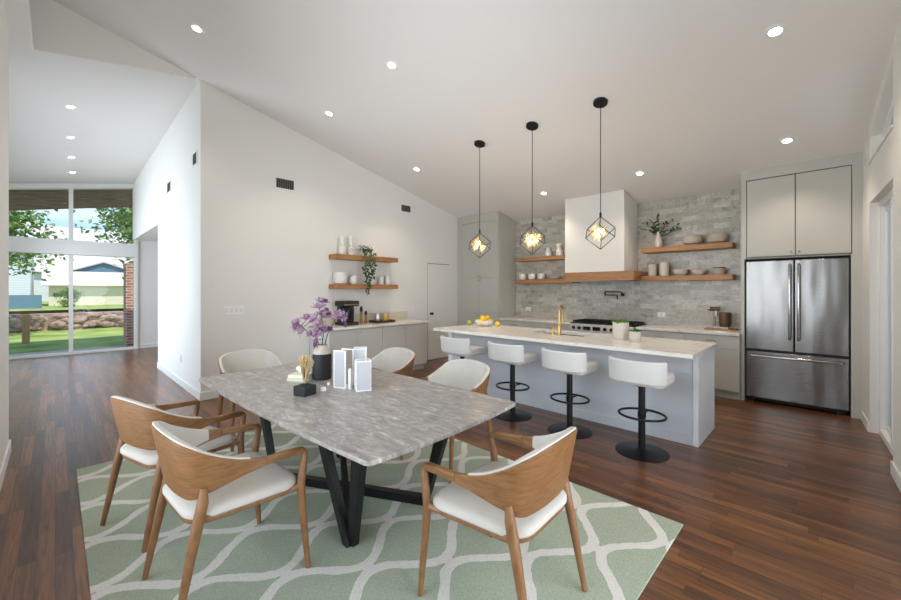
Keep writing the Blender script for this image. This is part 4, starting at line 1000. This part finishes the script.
# books and ornament
for i,(w,l,t_,mt,lb,a) in enumerate(((.13,.17,.025,'book2','pale sage book, lower of the two under the white ornament',30),(.12,.16,.024,'book1','cream book, upper of the two under the white ornament',36))):
    o=empty('book',(1.42,3.12,TZ+i*.0265),R(a),lb,'book','stacked books on the table')
    MB().box(-w/2,w/2,-l/2,l/2,0,.003).box(-w/2,w/2,-l/2,l/2,t_-.003,t_).box(-w/2,-w/2+.003,-l/2,l/2,.003,t_-.003).build('cover',mt,o)
    bx(-w/2+.003,w/2-.004,-l/2+.004,l/2-.004,.003,t_-.003).build('pages','ceramic',o,smooth=False)
tag(MB().ball((0,0,.03),.03,14,10).ball((0,0,.07),.022,12,8).ball((.02,.015,.035),.02,10,8).ball((-.02,.015,.04),.02,10,8).build('white_figurine','ceramic',None,(1.43,3.13,TZ+.053)),'small white knotted ornament on top of the books','ornament')
# white lantern stands
def lantern(loc,rz,w,h,lb):
    o=empty('lantern',loc,rz,lb,'lantern','white lanterns on the table'); t_=.009
    for sx in (-1,1):
        for sy in (-1,1): bx(sx*w/2-t_/2,sx*w/2+t_/2,sy*w/2-t_/2,sy*w/2+t_/2,0,h).build('post','whitegloss',o,smooth=False)
    MB().box(-w/2,w/2,-w/2,w/2,0,.008).build('base','whitegloss',o,smooth=False)
    rectframe(-w/2,w/2,-w/2,w/2,t_,lambda m,a,b_,c,d:m.box(a,b_,c,d,h-.01,h)).build('top_frame','whitegloss',o,smooth=False)
    bx(-w/2+.003,w/2-.003,-w/2-.002,-w/2+.002,.01,h-.01).build('panel','frost',o,smooth=False)
    bx(-w/2-.002,-w/2+.002,-w/2+.004,w/2-.004,.01,h-.01).build('panel','frost',o,smooth=False)
    return o
M['frost']=plain('white_frosted_panel',(186,186,188),.5)
M['candle']=plain('white_wax',(244,242,236),.6)
def screenpanel(mb,c,a,w,z0,z1,t_=.006):
    d=Vector((math.cos(a),math.sin(a),0)); n=Vector((-d.y,d.x,0)); c=Vector((c[0],c[1],0)); P=[]
    for z in (z0,z1):
        for s,u in ((-1,-1),(1,-1),(1,1),(-1,1)): P.append(c+d*s*w/2+n*u*t_/2+Vector((0,0,z)))
    return mb.quadbox(P)
# folded white paper-thin frames: left one an open L, right one a closed box, with a taller strip between
ra=math.atan2(rv.y,rv.x)
l1=empty('lantern',(1.55,2.665,TZ),ra+R(-22),'left white open-sided lantern, beside the black vase','lantern','white lanterns on the table')
MB().box(-.055,.055,-.05,.05,0,.008).build('base','whitegloss',l1,smooth=False)
o=rectframe(-.055,.055,.0,.285,.008,lambda m,a,b_,c,d:m.box(a,b_,-.052,-.044,c,d)).build('front_frame','whitegloss',l1,smooth=False)
bx(-.047,.047,-.050,-.046,.008,.277).build('front_panel','frost',l1,smooth=False)
rectframe(-.055,.055,.0,.285,.008,lambda m,a,b_,c,d:m.box(a,b_,.044,.052,c,d)).build('rear_frame','whitegloss',l1,smooth=False)
l2=empty('lantern',(1.605,2.485,TZ),ra+R(20),'right white box lantern, closed on two sides','lantern','white lanterns on the table')
MB().box(-.055,.055,-.05,.05,0,.008).build('base','whitegloss',l2,smooth=False)
MB().box(-.05,.05,-.052,-.046,.008,.215).build('front_panel','frost',l2,smooth=False)
MB().box(-.057,-.051,-.046,.05,.008,.215).build('side_panel','whitegloss',l2,smooth=False)
MB().box(.049,.055,-.046,.05,.008,.215).build('side_panel','whitegloss',l2,smooth=False)
rectframe(-.055,.055,-.05,.05,.008,lambda m,a,b_,c,d:m.box(a,b_,c,d,.215,.222)).build('top_frame','whitegloss',l2,smooth=False)
l3=empty('lantern',(1.69,2.66,TZ),ra+R(8),'tallest white lantern, standing behind and between the other two','lantern','white lanterns on the table')
MB().box(-.05,.05,-.045,.045,0,.008).build('base','whitegloss',l3,smooth=False)
rectframe(-.05,.05,.0,.285,.007,lambda m,a,b_,c,d:m.box(a,b_,-.047,-.04,c,d)).build('front_frame','whitegloss',l3,smooth=False)
bx(-.043,.043,-.045,-.041,.17,.278).build('front_panel','frost',l3,smooth=False)
rectframe(-.05,.05,.0,.285,.007,lambda m,a,b_,c,d:m.box(a,b_,.04,.047,c,d)).build('rear_frame','whitegloss',l3,smooth=False)
tag(MB().lathe([(.011,0),(.011,.15),(.008,.153)],16).build('candle','candle',None,(1.545,2.57,TZ+.0)),'slim white candle standing in front of the lanterns','candle')
for x,y,s,lb in ((1.38,2.66,.028,'white cube nearest the black block on the table'),(1.50,2.80,.02,'smaller white cube at the foot of the black vase')):
    tag(bx(-s/2,s/2,-s/2,s/2,0,s).build('small_cube','candle',None,(x,y,TZ),R(25),bevel=.002),lb,'ornament','small white cubes')

# ------------------------------------------------------------------ outdoors
gz=-.15
struct(bx(-60,60,12.75,110,-.6,gz).build('ground_lawn','grass',smooth=False),'bright green lawn beyond the tall window','lawn')
struct(bx(-60,12,12.6,13.9,-.3,-.05).build('ground_patio','concrete',smooth=False),'pale patio slab outside the tall window','patio')
struct(bx(-60,60,-40,-1.1,-.6,gz).build('ground_side','concrete',smooth=False),'pale paving outside the sliding doors','paving')
struct(bx(-60,-1.25,-1.1,12.6,-.6,gz).build('ground_near','concrete',smooth=False),'pale paving beside the house','paving')
# porch roof
mb=MB(); x0,x1,y0,y1=-4,4,12.62,15.5
mb.quadbox([(x0,y0,hc(x0,y0)),(x1,y0,hc(x1,y0)),(x1,y1,hc(x1,y1)),(x0,y1,hc(x0,y1)),(x0,y0,hc(x0,y0)+.15),(x1,y0,hc(x1,y0)+.15),(x1,y1,hc(x1,y1)+.15),(x0,y1,hc(x0,y1)+.15)])
pr_=tag(mb.build('porch_roof',plain('dark_porch_boards',(66,50,44),.9),smooth=False),'dark slatted timber porch roof above the tall window','roof')
bt=MB()
for i in range(15):
    ya=12.75+i*.19; yb=ya+.11
    bt.quadbox([(x0,ya,hc(x0,ya)-.05),(x1,ya,hc(x1,ya)-.05),(x1,yb,hc(x1,yb)-.05),(x0,yb,hc(x0,yb)-.05),(x0,ya,hc(x0,ya)-.002),(x1,ya,hc(x1,ya)-.002),(x1,yb,hc(x1,yb)-.002),(x0,yb,hc(x0,yb)-.002)])
bt.build('battens',wood('porch_batten',(84,66,56),(120,98,86),(160,136,122),(.6,9,3),.85),pr_,smooth=False)
# fence rail
fn=empty('rail_fence',(0,17.3,gz),0,'dark rail fence with pale timber post outside the tall window','fence')
bx(-14,9,-.04,.04,.90,.99).build('rail','rail',fn,smooth=False)
for x in (-.62,-3.8,-6.8,-10,2.9,6): bx(x-.08,x+.08,-.08,.08,0,.90).build('post','post',fn,bevel=.01)
# stone wall of rubble
rn=random.Random(4); wl=MB()
tag(bx(-16,14,22.3,22.9,gz,.5).build('garden_wall','rock',smooth=False),'low rubble stone garden wall across the lawn','wall')
for i in range(300):
    x=rn.uniform(-7,8); z=gz+rn.uniform(.04,.62); s=rn.uniform(.08,.2)
    wl.ball((x,22.02+rn.uniform(-.12,.05),z),s,7,5,(1.3,.7,.7))
tag(wl.build('rubble_stones','rock',smooth=False),'loose rubble stones facing the garden wall','stones',kind='stuff')
# brick pillar
tag(bx(-.28,.28,-.28,.28,0,2.25).build('brick_pillar','brick',None,(1.62,13.9,-.05),smooth=False),'red brick pillar just outside the right side of the tall window','pillar')
# houses
def house(name,x0,x1,y0,y1,h,rh,wm,rm,label,win=()):
    o=empty(name,((x0+x1)/2,y0,gz),0,label,'house'); w=(x1-x0)/2; d=y1-y0
    bx(-w,w,0,d,0,h).build('walls',wm,o,smooth=False)
    MB().quadbox([(-w-.5,-.6,h),(w+.5,-.6,h),(w+.5,d+.6,h),(-w-.5,d+.6,h),(-w-.5,d*.5,h+rh),(w+.5,d*.5,h+rh),(w+.5,d*.5+.1,h+rh),(-w-.5,d*.5+.1,h+rh)]).build('roof',rm,o,smooth=False)
    for (a,b_,c,e) in win:
        f=rectframe(a,b_,c,e,.12,lambda m,p,q,r_,s:m.box(p,q,-.05,.02,r_,s)).build('window','trim',o,smooth=False); bx(a+.12,b_-.12,-.02,-.01,c+.12,e-.12).build('pane','darkglass',f,smooth=False)
    return o
house('neighbour_house',-.45,20,54,60,2.0,1.5,'siding','roof','beige neighbour house with pale roof seen through the window')
house('neighbour_house',-19,-1.6,52,61,5.4,3.0,'sidew','roof','white-sided neighbour house at the left of the window view',[(5.6,7.4,1.5,3.2)])
house('neighbour_house',-11,24,74,82,3.9,6.6,'sidew','roof','farthest house, showing only a broad pale roof above the others')
tag(bx(-9,9,-.1,.1,0,1.15).build('privacy_fence','blue',None,(-9.8,48,gz),smooth=False),'slate blue panel fence in front of the white neighbour house','fence')
o=empty('blue_gable',(3.9,66,gz),0,'blue gable roof rising behind the beige neighbour house','roof')
MB().xprism([(-3.0,3.6),(4.0,3.6),(.4,5.0)],0,.4).build('gable_face','blue',o,smooth=False)
MB().xprism([(-3.4,3.5),(.4,5.0),(4.4,3.5),(4.4,3.62),(.4,5.15),(-3.4,3.62)],-.3,6).build('gable_roof','roof',o,smooth=False)
MB().box(-3,3.8,.4,6,0,3.6).build('walls','sidew',o,smooth=False)
# trees and shrubs
def tree(loc,trunk_h,cr,cz,n,ls,lb,sd_,nm='tree',off=(0,0),holes=.55):
    rn=random.Random(sd_); o=empty(nm,loc,0,lb,'tree' if nm=='tree' else 'shrub')
    tk=MB(); 
    if trunk_h>0:
        tk.tube([(0,0,0),(.05,.03,trunk_h*.5),(off[0]*.3,off[1]*.3,trunk_h),(off[0]*.7,off[1]*.7,trunk_h+cz*.5)],[.2,.17,.13,.05],10)
    cl=[]
    for i in range(26):
        a=rn.uniform(0,6.28); e=rn.uniform(-1,1); q=rn.uniform(.25,1)
        c=Vector((off[0]+math.cos(a)*cr*q*math.sqrt(1-e*e),off[1]+math.sin(a)*cr*q*math.sqrt(1-e*e)*.8,trunk_h+cz*.5+e*cz*.5)); cl.append(c)
        if trunk_h>0: tk.tube([Vector((off[0]*.3,off[1]*.3,trunk_h)),(Vector((off[0]*.3,off[1]*.3,trunk_h))+c)/2+Vector((0,0,.2)),c],[.05,.03,.012],6)
    tk.v and tk.build('trunk','bark',o)
    lf=MB()
    for i in range(n):
        c=rn.choice(cl); v=Vector((rn.gauss(0,1),rn.gauss(0,1),rn.gauss(0,.7)))*cr*.17
        lf.leaf(c+v,(rn.uniform(-1,1),rn.uniform(-1,1),rn.uniform(-1,.5)),(rn.uniform(-1,1),rn.uniform(-1,1),1),ls*rn.uniform(.7,1.3),ls*.6)
    lf.build('foliage','treeleaf',o,smooth=False); return o
tree((4.6,28,gz),3,4.2,5.6,7500,.26,'large leafy tree filling the right upper window panes',1,off=(-.6,0))
tree((-3.3,21,gz),2.0,2.6,2.9,8000,.19,'leafy tree at the left edge of the window view',2,off=(.6,0))
tree((.9,50,gz),0,1.0,1.5,900,.2,'round green bush in front of the beige neighbour house',3,'shrub')
tree((6.5,25.6,gz),0,1.6,1.6,1000,.2,'leafy shrub behind the garden wall on the right',4,'shrub')

# ------------------------------------------------------------------ light
w=bpy.data.worlds.new('sky'); sc.world=w; w.use_nodes=True; nt=w.node_tree; bg=nt.nodes['Background']
tc_=N(nt,'ShaderNodeTexCoord'); sx=N(nt,'ShaderNodeSeparateXYZ'); L(nt,tc_.outputs['Generated'],sx.inputs[0])
rp=ramp(nt,[(0,(198,220,238)),(.12,(166,204,234)),(.5,(140,184,228)),(1,(110,160,220))]); L(nt,sx.outputs[2],rp.inputs[0])
cn=N(nt,'ShaderNodeTexNoise'); cn.inputs['Scale'].default_value=3.2; cn.inputs['Detail'].default_value=6; mpn=N(nt,'ShaderNodeMapping'); mpn.inputs['Scale'].default_value=(1,1,3)
L(nt,tc_.outputs['Generated'],mpn.inputs[0]); L(nt,mpn.outputs[0],cn.inputs[0])
cr=ramp(nt,[(.5,(0,0,0)),(.8,(200,200,200))]); L(nt,cn.outputs['Fac'],cr.inputs[0])
mx=N(nt,'ShaderNodeMixRGB'); mx.inputs[2].default_value=(1,1,1,1); L(nt,cr.outputs[0],mx.inputs[0]); L(nt,rp.outputs[0],mx.inputs[1]); L(nt,mx.outputs[0],bg.inputs[0])
bg.inputs[1].default_value=1.2
def light(name,kind,loc,rot,e,color=(1,1,1),**kw):
    l=bpy.data.lights.new(name,kind); l.energy=e; l.color=color
    for k,v in kw.items(): setattr(l,k,v)
    o=bpy.data.objects.new(name,l); col.objects.link(o); o.location=loc; o.rotation_euler=rot; return o
light('sun','SUN',(0,0,20),(R(30),0,R(20)),3.4,(1,.96,.9),angle=R(1.5))
# added fill lamps outside unseen openings, standing in for daylight
light('fill_unseen_window','AREA',(-.62,2.3,1.65),(0,R(-90),0),85,(.90,.95,1),shape='RECTANGLE',size=2.4,size_y=3.4)
light('fill_unseen_door','AREA',(1.85,-1.15,1.25),(R(90),0,0),80,(.93,.96,1),shape='RECTANGLE',size=2.6,size_y=2.2)
0 and light('daylight_clerestory','AREA',(2.1,-.75,3.4),(R(90),0,0),40,(.93,.96,1),shape='RECTANGLE',size=1.7,size_y=.9)
light('fill_hall_side','AREA',(-1.4,9.1,1.8),(0,R(-90),0),165,(.76,.87,1),shape='RECTANGLE',size=2.9,size_y=5.2)  # extra lamp brightening the hall through its added side window
0 and light('daylight_clerestory','AREA',(4.6,-.75,3.1),(R(90),0,0),35,(.93,.96,1),shape='RECTANGLE',size=2.4,size_y=.5)
light('hall_window_portal','AREA',(.2,12.75,1.9),(R(-90),0,0),1,(1,1,1),shape='RECTANGLE',size=2.5,size_y=3.8).data.cycles.is_portal=True
for (x,y),_ in kl: light('downlight_beam','SPOT',(x,y,kc(x)-.03),(0,0,0),34,(1,.86,.7),spot_size=R(110),spot_blend=.7,shadow_soft_size=.05)
for (x,y),_ in hl: light('downlight_beam','SPOT',(x,y,hc(x,y)-.03),(0,0,0),70,(1,.9,.8),spot_size=R(80),spot_blend=.7,shadow_soft_size=.05)
for y in (1.84,2.73,3.61): light('pendant_glow','POINT',(4.29,y,2.13),(0,0,0),5,(1,.78,.5),shadow_soft_size=.06)

# ------------------------------------------------------------------ camera
cam=bpy.data.cameras.new('camera'); co_=bpy.data.objects.new('camera',cam); col.objects.link(co_)
cam.sensor_width=36; cam.lens=387/901*36; cam.shift_y=-11/901; cam.clip_start=.05
co_.location=(0,0,1.5); co_.rotation_euler=(R(90),0,R(44.4-90))
sc.camera=co_
sc.view_settings.view_transform='Standard'; sc.view_settings.look='None'; sc.view_settings.gamma=1; sc.view_settings.exposure=.33
sc.view_settings.use_curve_mapping=False
sc.cycles.use_denoising=True; sc.cycles.max_bounces=10; sc.cycles.diffuse_bounces=6; sc.cycles.transparent_max_bounces=12
sc.cycles.sample_clamp_indirect=8
